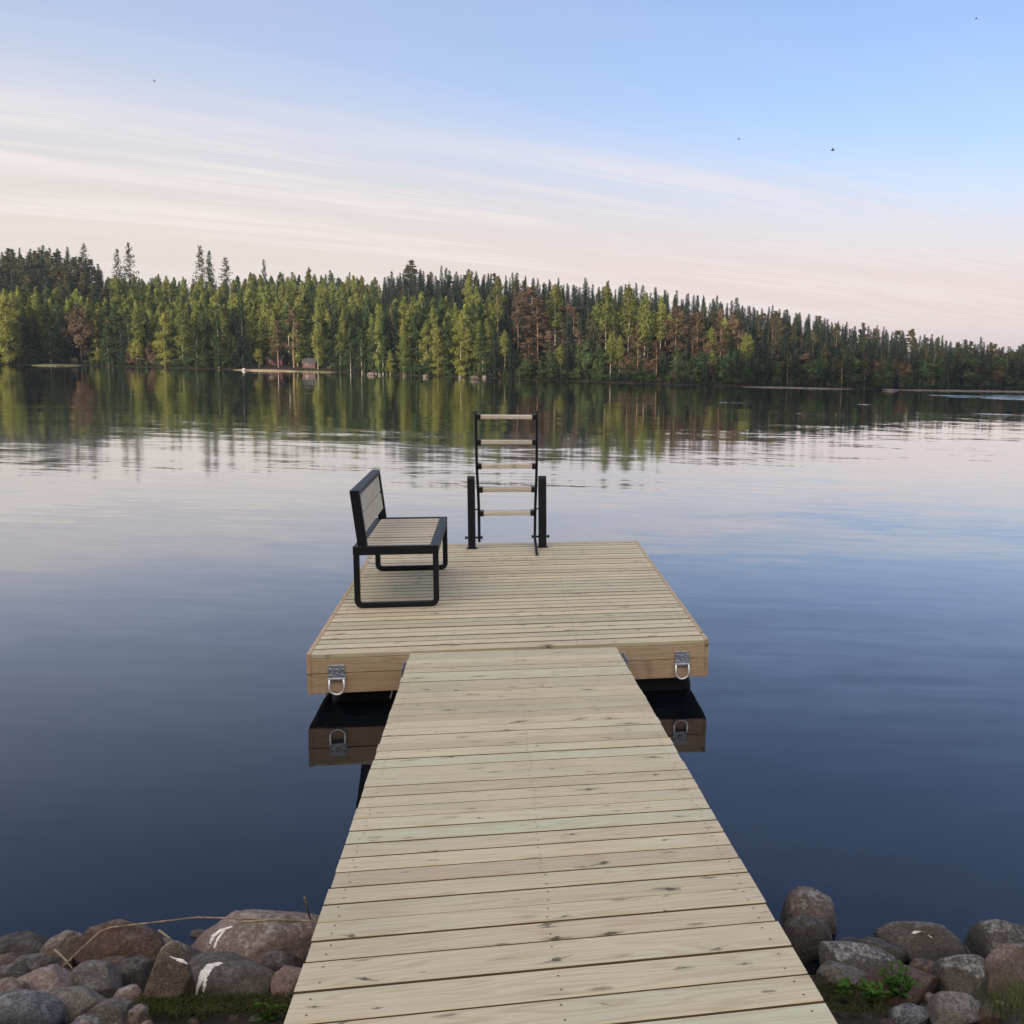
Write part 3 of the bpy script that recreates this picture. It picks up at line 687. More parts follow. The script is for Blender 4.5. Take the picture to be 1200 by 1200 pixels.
def place_rock(px, py, w, h, mat, ang, tilt, label, group, seed, sub=4, taper=.10):
    Y = 3.0
    for _ in range(12):                                 # walk the ray to the bank surface
        d = ray(px, py); t = Y / d.y; X = d.x * t
        rng_ = (Vector((X, Y, CAMH + d.z * t)) - Vector((0, 0, CAMH))).length
        rx = .5 * w * rng_ / F_ * .97
        ry = rx * (.85 if w < 1.6 * h else .62)
        ah = .5 * h * rng_ / F_ * 1.0
        s30, c30 = math.sin(R(32)), math.cos(R(32))
        rz = math.sqrt(max((ah / c30) ** 2 - (ry * s30 / c30) ** 2, (rx * .40) ** 2))
        z = CAMH + d.z * t
        err = z - (max(zbank(X, Y), -.05) + rz * (.62 if py < 1125 else .45))
        Y += err * .9
    me = rock_mesh('stone', rx, ry, rz, seed, ang, mat, sub, taper)
    o = link('stone', me); o.location = (X, Y, z); o.rotation_euler = (0, R(tilt), R(random.uniform(-15, 15)))
    tag(o, label, 'stone', group); return o
for i, r in enumerate(ROCKS):
    rocks[r[7]] = place_rock(*r, 'stones of the near shore', 100 + i, 4, TAPER.get(i, .10))
# small filler stones wedged in the gaps
rf = random.Random(5)
for i in range(110):
    left = i % 2 == 0
    px = rf.uniform(0, 345) if left else rf.uniform(985, 1195)
    py = rf.uniform(1128, 1199); w = rf.uniform(12, 24)
    place_rock(px, py + 5, w, w * rf.uniform(.55, .8), rf.choice(['r_grey', 'r_dark', 'r_rust', 'r_pink', 'r_tan', 'r_dark']), rf.uniform(.3, .8), rf.uniform(-10, 10),
               'small stone wedged in the gaps between the larger shore stones', 'small stones filling the gaps', 900 + i, 2)

# white droppings lying on the stones (skins laid on the stone's surface)
def dropping(rock, strips, name='bird_dropping'):
    me = rock.data; mw = Matrix.LocRotScale(rock.location, rock.rotation_euler, None)
    bv = BVHTree.FromPolygons([mw @ v.co for v in me.vertices], [tuple(p.vertices) for p in me.polygons])
    inv = mw.inverted(); b = MB(); cpos = Vector((0, 0, CAMH))
    for pts in strips:                                    # (px, py, half width px)
        L = []
        for i in range(len(pts) - 1):
            for t in np.linspace(0, 1, 7)[:-1]:
                a, c = pts[i], pts[i + 1]; L.append([a[k] + (c[k] - a[k]) * t for k in range(3)])
        L.append(list(pts[-1])); V = []; ok = True
        for j, (x, y, hw) in enumerate(L):
            hw *= 1 + .75 * mnoise.noise((x * .5, y * .5, 0))
            for q in (-1, -.33, .33, 1):
                d = ray(x + q * hw, y + q * .6).normalized(); loc, nrm, idx, ds = bv.ray_cast(cpos, d)
                if loc is None: loc = V[-1][0] if V else None; nrm = Vector((0, 0, 1))
                if loc is None: ok = False; break
                V.append((loc, nrm))
            if not ok: break
        if not ok or len(V) < 8: continue
        b.add([inv @ (l + n * .0012) for l, n in V], [(r * 4 + k, r * 4 + k + 1, r * 4 + 5 + k, r * 4 + 4 + k) for r in range(len(V) // 4 - 1) for k in range(3)], smooth=True)
    if b.v: return b.build(name, M['dropping'], rock)
rk = [rocks[r[7]] for r in ROCKS]
dropping(rk[6], [((259, 1128, 3), (247, 1132, 7), (240, 1139, 5), (235, 1150, 2.2), (231, 1160, 1.6), (230, 1166, 1)), ((244, 1136, 4), (241, 1146, 2), (239, 1160, 1.6), (238, 1170, 1.4))])
dropping(rk[9], [((207, 1123, 5), (214, 1127, 6), (222, 1131, 3)), ((200, 1121, 2), (205, 1124, 3))])
dropping(rk[30], [((1070, 1094, 2), (1076, 1091, 4), (1083, 1092, 2.5)), ((1088, 1096, 1.5), (1092, 1099, 1.5))])
dropping(rk[5], [((272, 1086, 1.5), (259, 1090, 2.6), (250, 1097, 1.6), (246, 1106, 1)), ((263, 1090, 1.2), (255, 1101, 1.2), (251, 1111, .8))])

# ------------------------------------------------------------------ reeds
def reed(pts, rad, label):
    """pts (px, py, z): a dry stem laid over the stones"""
    P = [at_z(x, y, z + .05) for x, y, z in pts]; c = P[0].copy(); b = MB()
    b.tube([p - c for p in P], [rad] * (len(P) - 1) + [rad * .5], 6)
    o = b.build('reed_stem', M['reed']); o.location = c
    return tag(o, label, 'reed', 'dry reed stems on the near shore')
reed([(72, 1134, .16), (95, 1112, .17), (118, 1091, .19), (130, 1087, .20), (180, 1081, .20), (232, 1075, .21), (300, 1077, .22), (352, 1079, .23)], .003, 'longest dry reed stem, bent over the rust-brown slab and the pinkish boulder')
reed([(280, 1081, .23), (320, 1078, .24), (358, 1079, .24), (366, 1080, .24)], .0038, 'short thick reed stem lying on the pinkish boulder by the walkway')
reed([(357, 1052, .36), (360, 1064, .30), (364, 1078, .25)], .0035, 'short reed stub sticking up beside the left edge of the walkway')
reed([(186, 1090, .19), (198, 1099, .17), (209, 1109, .15)], .0035, 'short reed stem on the right end of the rust-brown slab')
reed([(0, 1138, .10), (22, 1131, .10), (50, 1124, .12)], .0035, 'pale reed stem at the left photo edge lying on the brown stones')
reed([(64, 1113, .14), (76, 1124, .13), (88, 1139, .12)], .0035, 'short reed stem crossing the orange-tan stone')
reed([(100, 1142, .14), (118, 1137, .15), (134, 1131, .16)], .003, 'thin brown twig lying below the rust-brown slab')

# ------------------------------------------------------------------ weeds, grass, moss
def blades(name, spots, n, h, w, mat, spread, seed, kind=None, label=None, cat=None, lean_=.35):
    rnd = random.Random(seed); b = MB(); c = sum(spots, Vector()) / len(spots)
    for s in spots:
        for _ in range(n):
            x, y = s.x + rnd.gauss(0, spread), s.y + rnd.gauss(0, spread); z = zbank(x, y) + (s.z - zbank(s.x, s.y))
            a = rnd.uniform(0, 6.28); hh = h * rnd.uniform(.5, 1.2); ln = hh * rnd.uniform(.1, lean_) * 2
            dx, dy = math.cos(a), math.sin(a); ww = w * rnd.uniform(.7, 1.2)
            V = []
            for t in (0, .4, .75, 1):
                k = ww * (1 - t) ** .7; px_ = Vector((x + dx * ln * t * t, y + dy * ln * t * t, z + hh * (t - .25 * t * t)))
                V += [px_ + Vector((-dy, dx, 0)) * k - c, px_ - Vector((-dy, dx, 0)) * k - c]
            b.add(V, [(0, 1, 3, 2), (2, 3, 5, 4), (4, 5, 7, 6)])
    o = b.build(name, mat); o.location = c; return tag(o, label, cat, None, kind)
def on_bank(px, py):
    Y = 3.0
    for _ in range(12):
        d = ray(px, py); t = Y / d.y; z = CAMH + d.z * t; Y += (z - zbank(d.x * t, Y)) * .9
    return Vector((d.x * t, Y, zbank(d.x * t, Y)))
blades('grass', [on_bank(x, y) + Vector((0, 0, .05)) for x, y in ((1195, 1196), (1180, 1200), (1205, 1180), (1215, 1190), (1190, 1208))], 55, .09, .0018, M['f_grass'], .05, 3, label='tuft of long grass in the bottom right corner', cat='grass tuft', lean_=.6)
blades('moss', [on_bank(x, y) + Vector((0, 0, .03)) for x in range(172, 345, 12) for y in (1184, 1192, 1200)] + [on_bank(x, y) + Vector((0, 0, .03)) for x in range(965, 1045, 14) for y in (1168, 1180, 1194)], 40, .016, .0028, M['f_moss'], .022, 4, kind='stuff', lean_=.9)
def weed(px, py, n, r, h, seed, label, lift=.03):
    rnd = random.Random(seed); c = on_bank(px, py); b = MB(); sb = MB()
    root = empty('weed', loc=c); tag(root, label, 'weed')
    for i in range(n):
        a = rnd.uniform(0, 6.28); rr = r * rnd.random() ** .5; top = Vector((rr * math.cos(a), rr * math.sin(a), lift + h * rnd.uniform(.45, 1)))
        sb.tube([(0, 0, -.01), top * .55 + Vector((0, 0, .01)), top], .0012, 5)
        for k in range(9):
            t = rnd.uniform(.35, 1.0); p = top * t; aa = rnd.uniform(0, 6.28); L = rnd.uniform(.014, .028); el = rnd.uniform(-.3, .6)
            d = Vector((math.cos(aa) * math.cos(el), math.sin(aa) * math.cos(el), math.sin(el))); s = d.cross(Vector((0, 0, 1))).normalized() * L * .3
            b.add([p, p + d * L * .45 + s + Vector((0, 0, .002)), p + d * L, p + d * L * .45 - s + Vector((0, 0, .002))], [(0, 1, 2, 3)])
    sb.build('stem', M['f_moss'], root); b.build('leaves', M['f_weed'], root)
weed(1052, 1176, 16, .055, .085, 1, 'bright green leafy weed between the rust-red slab and the pale stone')
weed(1022, 1180, 8, .035, .06, 2, 'smaller green weed left of the bright leafy weed')
weed(990, 1172, 7, .03, .035, 3, 'low green weed beside the right edge of the walkway')
weed(318, 1197, 6, .035, .02, 4, 'low green weed in the moss beside the left edge of the walkway', .02)

# ------------------------------------------------------------------ far shore terrain
SKYX = [-200, 0, 20, 45, 60, 85, 105, 122, 140, 180, 210, 260, 300, 340, 380, 430, 447, 456, 480, 520, 560, 600, 650, 700, 760, 800, 850, 900, 940, 980, 1020, 1060, 1100, 1150, 1180, 1200, 1400]
SKYY = [294, 291, 291, 288, 290, 294, 302, 320, 325, 323, 326, 326, 322, 321, 321, 326, 329, 320, 312, 317, 317, 321, 325, 331, 336, 343, 351, 359, 366, 375, 380, 388, 393, 400, 405, 405, 430]
SHX = [-200, 0, 100, 200, 300, 400, 450, 600, 800, 1000, 1200, 1400]
SHY = [425, 427, 428, 431, 433.5, 436, 439, 444, 451, 455.5, 458.5, 462]
def skyline(px): return float(np.interp(px, SKYX, SKYY))
def shore_y(px): return float(np.interp(px, SHX, SHY))
def px_of(X, Y):                                           # photo column of a far point near the horizon
    v = Vector((X, Y, 0 - CAMH)); return CX + F_ * v.dot(rt) / v.dot(fwd)
def shoreY(px): return at_z(px, shore_y(px), 0.0).y
YB = 118.0
def zhill(X, Y):
    px = px_of(X, Y); Ys = shoreY(px); top = at_Y(px, skyline(px), YB).z
    hgt = max(.5, top - 3.6); t = (Y - Ys) / (YB - Ys)
    if t < 0: return max(-.8, t * 6)
    t = min(t, 1.25); s = t * t * (3 - 2 * min(t, 1)) if t < 1 else 1.0
    return .02 + min(.25, t * 3) + (hgt - .27) * s
hb = MB(); NX, NY = 170, 60
xs = np.linspace(-95, 75, NX)
rows = [-.02, -.008, 0, .004, .012, .03, .06] + list(np.linspace(.1, 1.25, 40)) + [1.6, 2.5, 4, 8, 20]
V = []
for t in rows:
    for x in xs:
        Yg = 78 + t * 40
        px = px_of(x, Yg); Ys = shoreY(px); Y = Ys + t * (YB - Ys)
        V.append((x * (1 + max(0, t - 1.25) * 1.2), Y, zhill(x, Y) + (.05 * mnoise.noise((x * .8, Y * .8, 0)) if t >= 0 else 0)))
Fs = [(j * NX + i, j * NX + i + 1, (j + 1) * NX + i + 1, (j + 1) * NX + i) for j in range(len(rows) - 1) for i in range(NX - 1)]
hb.add(V, Fs, smooth=True); tag(hb.build('hillside', M['hill']), kind='structure')
# sandy point and grassy strip at the far waterline
def strip(name, x0, x1, depth, hgt, mat):
    b = MB(); V = []; N = 40
    for i in range(N):
        px = x0 + (x1 - x0) * i / (N - 1); e = math.sin(math.pi * i / (N - 1)) ** .6
        P = at_z(px, shore_y(px) + .8, 0)
        j = .25 * mnoise.noise((px * .15, 0, 0))
        for q, zz in ((0, -.1), (.10, hgt * e * .5), (.35, hgt * e), (1, hgt * e * .9)): V.append((P.x, P.y - .6 * e + (depth * q + j) * (.3 + .7 * e), zz + .03 * mnoise.noise((px * .4, q * 4, 2))))
    b.add(V, [(i * 4 + k, (i + 1) * 4 + k, (i + 1) * 4 + k + 1, i * 4 + k + 1) for i in range(N - 1) for k in range(3)], smooth=True)
    tag(b.build(name, mat), kind='structure')
strip('sand', 273, 352, 2.0, .11, M['sand']); strip('grass_bank', 346, 392, 1.6, .09, M['pale_grass']); strip('grass_bank', 36, 90, 1.8, .10, M['pale_grass']); strip('gravel', 1035, 1290, 1.6, .08, M['gravel']); strip('gravel', 870, 1000, 1.2, .07, M['gravel'])

# ------------------------------------------------------------------ trees
def leaf_quads(P, N, size, rng, jit=.8, aspect=1.0, ):
    n = len(P); Nn = N + rng.normal(0, jit, (n, 3)); Nn /= np.linalg.norm(Nn, axis=1, keepdims=True) + 1e-9
    a = np.cross(Nn, rng.normal(0, 1, (n, 3))); a /= np.linalg.norm(a, axis=1, keepdims=True) + 1e-9; b = np.cross(Nn, a)
    s = size * rng.uniform(.6, 1.35, (n, 1)); t = s * rng.uniform(.5, 1.0, (n, 1)) * aspect
    V = np.stack([P - a * s, P - b * t, P + a * s * rng.uniform(.6, 1.1, (n, 1)), P + b * t], 1).reshape(-1, 3)
    return V, np.arange(n * 4).reshape(n, 4)
def crown_birch(rng, n=900, wid=.13, lo=.12, col=True):
    """unit-height crown: narrow, uneven column of hanging sprays"""
    nl = 34; P = []; N = []
    per = n // nl
    for i in range(nl):
        z = lo + (1 - lo) * ((i + rng.random()) / nl)
        t = (z - lo) / (1 - lo); env = wid * (math.sin(math.pi * min(1, t * .80 + .19)) ** .9) * rng.uniform(.6, 1.15)
        a = rng.uniform(0, 6.28); c = np.array([math.cos(a) * env * .62, math.sin(a) * env * .62, z])
        q = rng.normal(0, 1, (per, 3)); q /= np.linalg.norm(q, axis=1, keepdims=True); q *= rng.random((per, 1)) ** .4
        sc = np.array([env * .62 + .012, env * .62 + .012, .045 + .02 * rng.random()])
        P.append(c + q * sc); N.append(q + np.array([math.cos(a), math.sin(a), .25]) * .7)
    return np.vstack(P), np.vstack(N)
def crown_spruce(rng, n=1000, wid=.15, lo=.06):
    P = []; N = []; tiers = 26
    for i in range(tiers):
        z = lo + (1 - lo) * (i / tiers) ** .92; t = (z - lo) / (1 - lo); env = wid * (1 - t) ** .85 + .006
        nb = max(4, int(9 * (1 - t) + 3))
        for k in range(nb):
            a = rng.uniform(0, 6.28); L = env * rng.uniform(.65, 1.15); m_ = max(3, int(n / tiers / nb * (1.5 - t)))
            s = rng.random(m_) ** .6; 
            p = np.stack([np.cos(a) * L * s, np.sin(a) * L * s, z - .05 * s * (1 - t) - .012 * s ** 2 + .02 * (s > .85)], 1) + rng.normal(0, .008 + .006 * (1 - t), (m_, 3))
            P.append(p); N.append(np.tile([math.cos(a) * .5, math.sin(a) * .5, .8], (m_, 1)))
    return np.vstack(P), np.vstack(N)
def crown_pine(rng, n=800, wid=.17, lo=.45):
    P = []; N = []; nc = 30
    for i in range(nc):
        z = lo + (1 - lo) * rng.random() ** .8; t = (z - lo) / (1 - lo); env = wid * (math.sin(math.pi * min(1, .25 + t * .75)) ** .8)
        a = rng.uniform(0, 6.28); r = env * rng.uniform(.2, .85); c = np.array([math.cos(a) * r, math.sin(a) * r, z]); m_ = n // nc
        q = rng.normal(0, 1, (m_, 3)); q /= np.linalg.norm(q, axis=1, keepdims=True); q *= rng.random((m_, 1)) ** .4
        P.append(c + q * np.array([.05, .05, .022]) * rng.uniform(.6, 1.25) * (wid / .14) ** .6); N.append(q + np.array([0, 0, .7]))
    m_ = n // 8; q = rng.normal(0, 1, (m_, 3)); q /= np.linalg.norm(q, axis=1, keepdims=True); P.append(np.array([0, 0, .945]) + q * np.array([.028, .028, .06])); N.append(q)
    return np.vstack(P), np.vstack(N)
def crown_round(rng, n=900, wid=.32, lo=.12):
    P = []; N = []; nc = 24
    for i in range(nc):
        q0 = rng.normal(0, 1, 3); q0 /= np.linalg.norm(q0); q0 *= rng.random() ** .33
        c = np.array([q0[0] * wid * .72, q0[1] * wid * .72, (1 + lo) / 2 + q0[2] * (1 - lo) / 2 * .78]); m_ = n // nc
        q = rng.normal(0, 1, (m_, 3)); q /= np.linalg.norm(q, axis=1, keepdims=True); q *= rng.random((m_, 1)) ** .4
        P.append(c + q * np.array([.3 * wid, .3 * wid, .11]) * rng.uniform(.7, 1.2)); N.append(q + q0)
    return np.vstack(P), np.vstack(N)
def trunk_np(rng, rad, top=.95, limbs=0, lo=.3, wid=.12):
    V = []; Fq = []
    def tb(p0, p1, r0, r1, seg=5, bend=0):
        b0 = len(V); d = (p1 - p0) / (np.linalg.norm(p1 - p0) + 1e-9); a = np.cross(d, [.3, .9, .2]); a /= np.linalg.norm(a); c = np.cross(d, a)
        for i in range(5):
            t = i / 4; p = p0 + (p1 - p0) * t + a * bend * math.sin(math.pi * t); r = r0 + (r1 - r0) * t
            for k in range(seg): V.append(p + (a * math.cos(6.2832 * k / seg) + c * math.sin(6.2832 * k / seg)) * r)
        for i in range(4):
            for k in range(seg): Fq.append((b0 + i * seg + k, b0 + i * seg + (k + 1) % seg, b0 + (i + 1) * seg + (k + 1) % seg, b0 + (i + 1) * seg + k))
    tb(np.array([0, 0, -.06]), np.array([rng.normal(0, .012), rng.normal(0, .012), top]), rad, rad * .15, 6, rng.normal(0, .008))
    for i in range(limbs):
        z = lo + (.9 - lo) * rng.random(); a = rng.uniform(0, 6.28); L = wid * rng.uniform(.5, .9) * (1.1 - z * .6)
        tb(np.array([0, 0, z]), np.array([math.cos(a) * L, math.sin(a) * L, z + L * rng.uniform(-.1, .5)]), rad * .35, rad * .08, 4)
    return np.array(V), np.array(Fq)
#  kind: (crown function, args, leaf size, foliage, bark, trunk radius, limbs)
KINDS = {
 'young_birch': (crown_birch, dict(n=2600, wid=.12, lo=.08), .0125, 'f_birch', 'bark_pale', .0085, 6, .25),
 'gold_birch': (crown_birch, dict(n=3400, wid=.15, lo=.03), .0135, 'f_birchgold', 'bark_pale', .010, 6, .2),
 'tall_birch': (crown_birch, dict(n=1700, wid=.105, lo=.48), .0125, 'f_birch', 'bark_pale', .0075, 6, .45),
 'green_birch': (crown_birch, dict(n=2300, wid=.12, lo=.06), .013, 'f_green', 'bark_pale', .009, 6, .25),
 'spruce': (crown_spruce, dict(n=3000, wid=.135), .0118, 'f_spruce', 'bark_dark', .010, 0, .2),
 'sparse_pine': (crown_spruce, dict(n=1000, wid=.125, lo=.34), .0115, 'f_pine', 'bark_red', .007, 12, .35),
 'pine': (crown_pine, dict(n=1700, wid=.14, lo=.40), .0125, 'f_pine', 'bark_red', .010, 9, .4),
 'rusty_pine': (crown_pine, dict(n=1900, wid=.17, lo=.30), .013, 'f_rusty', 'bark_red', .010, 10, .3),
 'bush': (crown_round, dict(n=1700, wid=.42, lo=.0), .028, 'f_green', 'bark_dark', .012, 6, .1),
 'gold_bush': (crown_round, dict(n=2600, wid=.46, lo=.10), .028, 'f_birchgold', 'bark_pale', .018, 6, .1),
 'rusty_bush': (crown_round, dict(n=1600, wid=.36, lo=.05), .027, 'f_rusty', 'bark_dark', .014, 7, .1),
}
NAME = {'young_birch': 'birch_tree', 'gold_birch': 'birch_tree', 'tall_birch': 'birch_tree', 'green_birch': 'birch_tree', 'spruce': 'spruce_tree', 'pine': 'pine_tree', 'sparse_pine': 'pine_tree', 'rusty_pine': 'pine_tree', 'bush': 'shrub', 'gold_bush': 'shrub', 'rusty_bush': 'shrub'}
CAT = {'birch_tree': 'birch', 'spruce_tree': 'spruce', 'pine_tree': 'pine', 'shrub': 'shrub'}
LIB = {}
for kk, (fn, args, ls, fol, bark, tr, limbs, lo) in KINDS.items():
    LIB[kk] = []
    for vnt in range(5):
        rng = np.random.default_rng(hash_seed := (sum(map(ord, kk)) * 17 + vnt))
        P, N = fn(rng, **args); V, Fq = leaf_quads(P, N / (np.linalg.norm(N, axis=1, keepdims=True) + 1e-9), ls * (np.clip(1.2 - .55 * P[:, 2:3], .68, 1.0) if 'spruce' in kk else 1.0), rng, .5)
        TV, TF = trunk_np(rng, tr, .97 if 'bush' not in kk else .6, limbs, lo, args.get('wid', .12) * 1.0)
        LIB[kk].append((V, Fq, TV, TF, mesh_np(kk + '_crown', V, Fq, M[fol]), mesh_np(kk + '_trunk', TV, TF, M[bark], smooth=True)))
def tree(kind, X, Y, z, h, label, group, rng, wide=1.0):
    e = LIB[kind][int(rng.integers(5))]; nm = NAME[kind]
    r = empty(nm, loc=(X, Y, z)); r.rotation_euler = (0, 0, rng.uniform(0, 6.28)); r.scale = (h * wide, h * wide, h)
    tag(r, label, CAT[nm], group)
    link('crown', e[4], r); link('trunk', e[5], r); return r
trng = np.random.default_rng(11)
# the trees one can point to: (kind, px, top py, dY behind shore, width factor, label)
HERO = [
 ('gold_birch', 4, 345, .6, 1.0, 'yellow-green birch cut by the left photo edge at the far waterline'),
 ('tall_birch', 34, 352, 1.2, .8, 'thin birch with a bare pale stem beside the yellow-green birch at the left edge'),
 ('rusty_bush', 92, 356, .8, .9, 'reddish-brown bushy tree at the far waterline near the left edge'),
 ('gold_birch', 112, 377, .6, .8, 'short yellow-green birch just right of the reddish-brown bushy tree'),
 ('gold_bush', 159, 396, .5, .72, 'round yellow-green shrub at the far waterline left of the bright birch'),
 ('rusty_bush', 175, 398, .9, .6, 'small brown shrub between the round yellow shrub and the bright birch'),
 ('gold_birch', 191, 367, .5, 1.15, 'brightest yellow-green columnar birch at the far waterline'),
 ('young_birch', 212, 354, .7, 1.0, 'tall light-green birch just right of the brightest columnar birch'),
 ('green_birch', 236, 357, 1.0, 1.0, 'mid-green birch second to the right of the brightest columnar birch'),
 ('bush', 272, 388, 1.0, .55, 'dark green bushy tree left of the sandy point'),
 ('gold_bush', 303, 405, 1.2, .62, 'little round golden tree on the sandy point'),
 ('rusty_pine', 325, 376, 1.6, 1.25, 'brown-crowned pine on the sandy point above the small red cabin'),
 ('rusty_pine', 343, 363, 1.8, 1.2, 'tallest brown-crowned pine on the sandy point'),
 ('young_birch', 371, 352, 1.2, .8, 'slim birch at the right end of the sandy point'),
 ('young_birch', 402, 362, 1.0, .9, 'pale birch standing alone between the sandy point and the shore boulders'),
 ('young_birch', 443, 366, .6, .8, 'slim pale birch above the pinkish shore boulders'),
 ('gold_birch', 457, 410, .3, 1.3, 'short yellow-green tree right at the water beside the pinkish shore boulders'),
 ('young_birch', 472, 374, .8, 1.0, 'birch with a clear pale stem in the middle of the lit shore trees'),
 ('gold_birch', 513, 384, .4, 1.25, 'broad bright yellow-green birch near the orange shore boulder'),
 ('gold_birch', 540, 369, .5, 1.0, 'slender bright yellow-green birch right of the broad bright one'),
 ('green_birch', 566, 387, .6, 1.6, 'bright mid-green bushy birch at the end of the lit shore trees'),
 ('tall_birch', 550, 322, 14, .9, 'pale birch crown high on the slope in front of the dark skyline spruces'),
 ('tall_birch', 584, 326, 12, 1.0, 'birch pair member with two white stems on the slope, right of the lone pale crown'),
 ('rusty_pine', 607, 348, 6, 1.0, 'orange-brown pine on the slope right of the white-stemmed birches'),
 ('rusty_pine', 630, 350, 7, 1.0, 'dull brown pine next to the orange-brown pine'),
 ('tall_birch', 651, 336, 9, 1.2, 'yellow-green birch crown above the dull brown pine'),
 ('bush', 686, 392, 1.0, .62, 'green bushy tree leaning over the water below the dark spruces'),
 ('bush', 701, 398, 1.2, .55, 'green bushy tree just right of the leaning bushy tree'),
 ('tall_birch', 711, 335, 6, 1.1, 'tall birch with a straight pale stem, first of the mid-slope birch row'),
 ('tall_birch', 737, 337, 6, 1.2, 'tall birch with broad yellow-green crown, second of the mid-slope birch row'),
 ('tall_birch', 757, 346, 4, 1.0, 'tall birch with pale stem reaching the water, third of the mid-slope birch row'),
 ('tall_birch', 775, 350, 5, .9, 'thinner birch at the right end of the mid-slope birch row'),
 ('rusty_pine', 792, 360, 4, .95, 'orange-lit pine right of the mid-slope birch row'),
 ('rusty_pine', 845, 362, 4, .85, 'orange-lit pine with a straight red stem farthest to the right'),
 ('rusty_pine', 818, 366, 5, .8, 'orange-lit pine between the two other orange-lit pines'),
 ('bush', 910, 418, .6, .6, 'low green shrub at the dark right-hand shore'),
 ('green_birch', 963, 412, .8, .9, 'green birch in front of the dark right-hand forest'),
 ('green_birch', 1105, 417, .5, 1.3, 'single bright green birch at the foot of the dark right-hand forest'),
 ('bush', 1172, 410, 5, .8, 'green leafy tree near the right photo edge'),
 ('sparse_pine', 137, 291, 41, 1.1, 'thin lone pine on the skyline, left of a pair'),
 ('sparse_pine', 150, 284, 41, 1.3, 'thin tall pine on the skyline, right of a pair'),
 ('sparse_pine', 234, 288, 41, 1.3, 'tall bare-stemmed pine on the skyline, left of the three-tree clump'),
 ('spruce', 245, 293, 41, 1.2, 'broad spruce on the skyline, middle of the three-tree clump'),
 ('sparse_pine', 264, 301, 41, 1.6, 'short pine on the skyline, right of the three-tree clump'),
 ('spruce', 309, 303, 41, .9, 'small lone conifer tip on the left skyline'),
 ('sparse_pine', 98, 285, 38, 1.6, 'pale open pine at the right shoulder of the dark left hilltop'),
 ('pine', 482, 305, 39, 1.6, 'broad dark pine that tops the skyline above the lit shore trees'),
]
taken = []
for (kd, px, ty, dY, wd, lab) in HERO:
    Y = shoreY(px) + dY; P = at_Y(px, ty, Y); z0 = max(zhill(P.x, Y), .04); h = P.z - z0
    wf_ = wd if 'bush' not in kd else wd
    t_ = tree(kd, P.x, Y, z0, h, lab, None, trng, wf_); taken.append((px, Y, kd))
GROUPS = {'young_birch': ('slim light-green birch in the dense young wood on the far left slope', 'young birches on the far left slope'),
          'gold_birch': ('yellow-green birch among the lit trees of the middle far shore', 'yellow-green birches of the middle far shore'),
          'tall_birch': ('birch with bare pale stem and high light crown on the far middle slope', 'tall birches on the far middle slope'),
          'green_birch': ('mid-green birch in the far woods across the lake', 'mid-green birches across the lake'),
          'spruce': ('dark pointed spruce in the far forest across the lake', 'dark spruces across the lake'),
          'pine': ('dark pine with bare stem in the far forest across the lake', 'dark pines across the lake'),
          'rusty_pine': ('brownish pine with bare stem on the far middle slope', 'brownish pines on the far middle slope'),
          'bush': ('low dark green shrub along the far waterline', 'shrubs along the far waterline')}
def pick(px, f, rng):
    r = rng.random()
    if f < .03 and r < .35: return 'bush'
    if px < 125 and f > .5: return 'spruce' if r < .55 else 'pine'
    if px < 445:
        if f > .93: return 'spruce' if r < .45 else 'green_birch' if r < .75 else 'young_birch'
        if f < .25: return 'spruce' if r < .45 else 'green_birch' if r < .85 else 'young_birch'
        return 'young_birch' if r < .72 else 'green_birch' if r < .9 else 'spruce'
    if px < 585:
        if f > .55: return 'spruce' if r < .86 else 'pine'
        return 'young_birch' if r < .55 else 'green_birch' if r < .8 else 'gold_birch' if r < .86 else 'spruce'
    if px < 880:
        if f > .75: return 'spruce' if r < .93 else 'pine'
        if f < .12: return 'green_birch' if r < .25 else 'bush' if r < .5 else 'spruce'
        return 'rusty_pine' if r < .22 else 'tall_birch' if r < .42 else 'pine' if r < .68 else 'spruce'
    if f < .06 and r < .2: return 'green_birch'
    return 'spruce' if r < (.86 if f > .8 else .72) else 'pine'
def front_h(px): return float(np.interp(px, [0, 430, 470, 580, 620, 880, 1000, 1200], [52, 52, 58, 56, 34, 34, 34, 26]))
LAYERS = [(.012, .0, 15), (.04, .18, 13), (.09, .32, 13), (.15, .44, 12), (.22, .55, 12), (.31, .65, 12), (.42, .75, 12), (.54, .83, 11), (.66, .89, 11), (.78, .93, 10), (.89, .955, 10), (.96, .975, 10), (1.02, 1.0, 11)]
cand = []
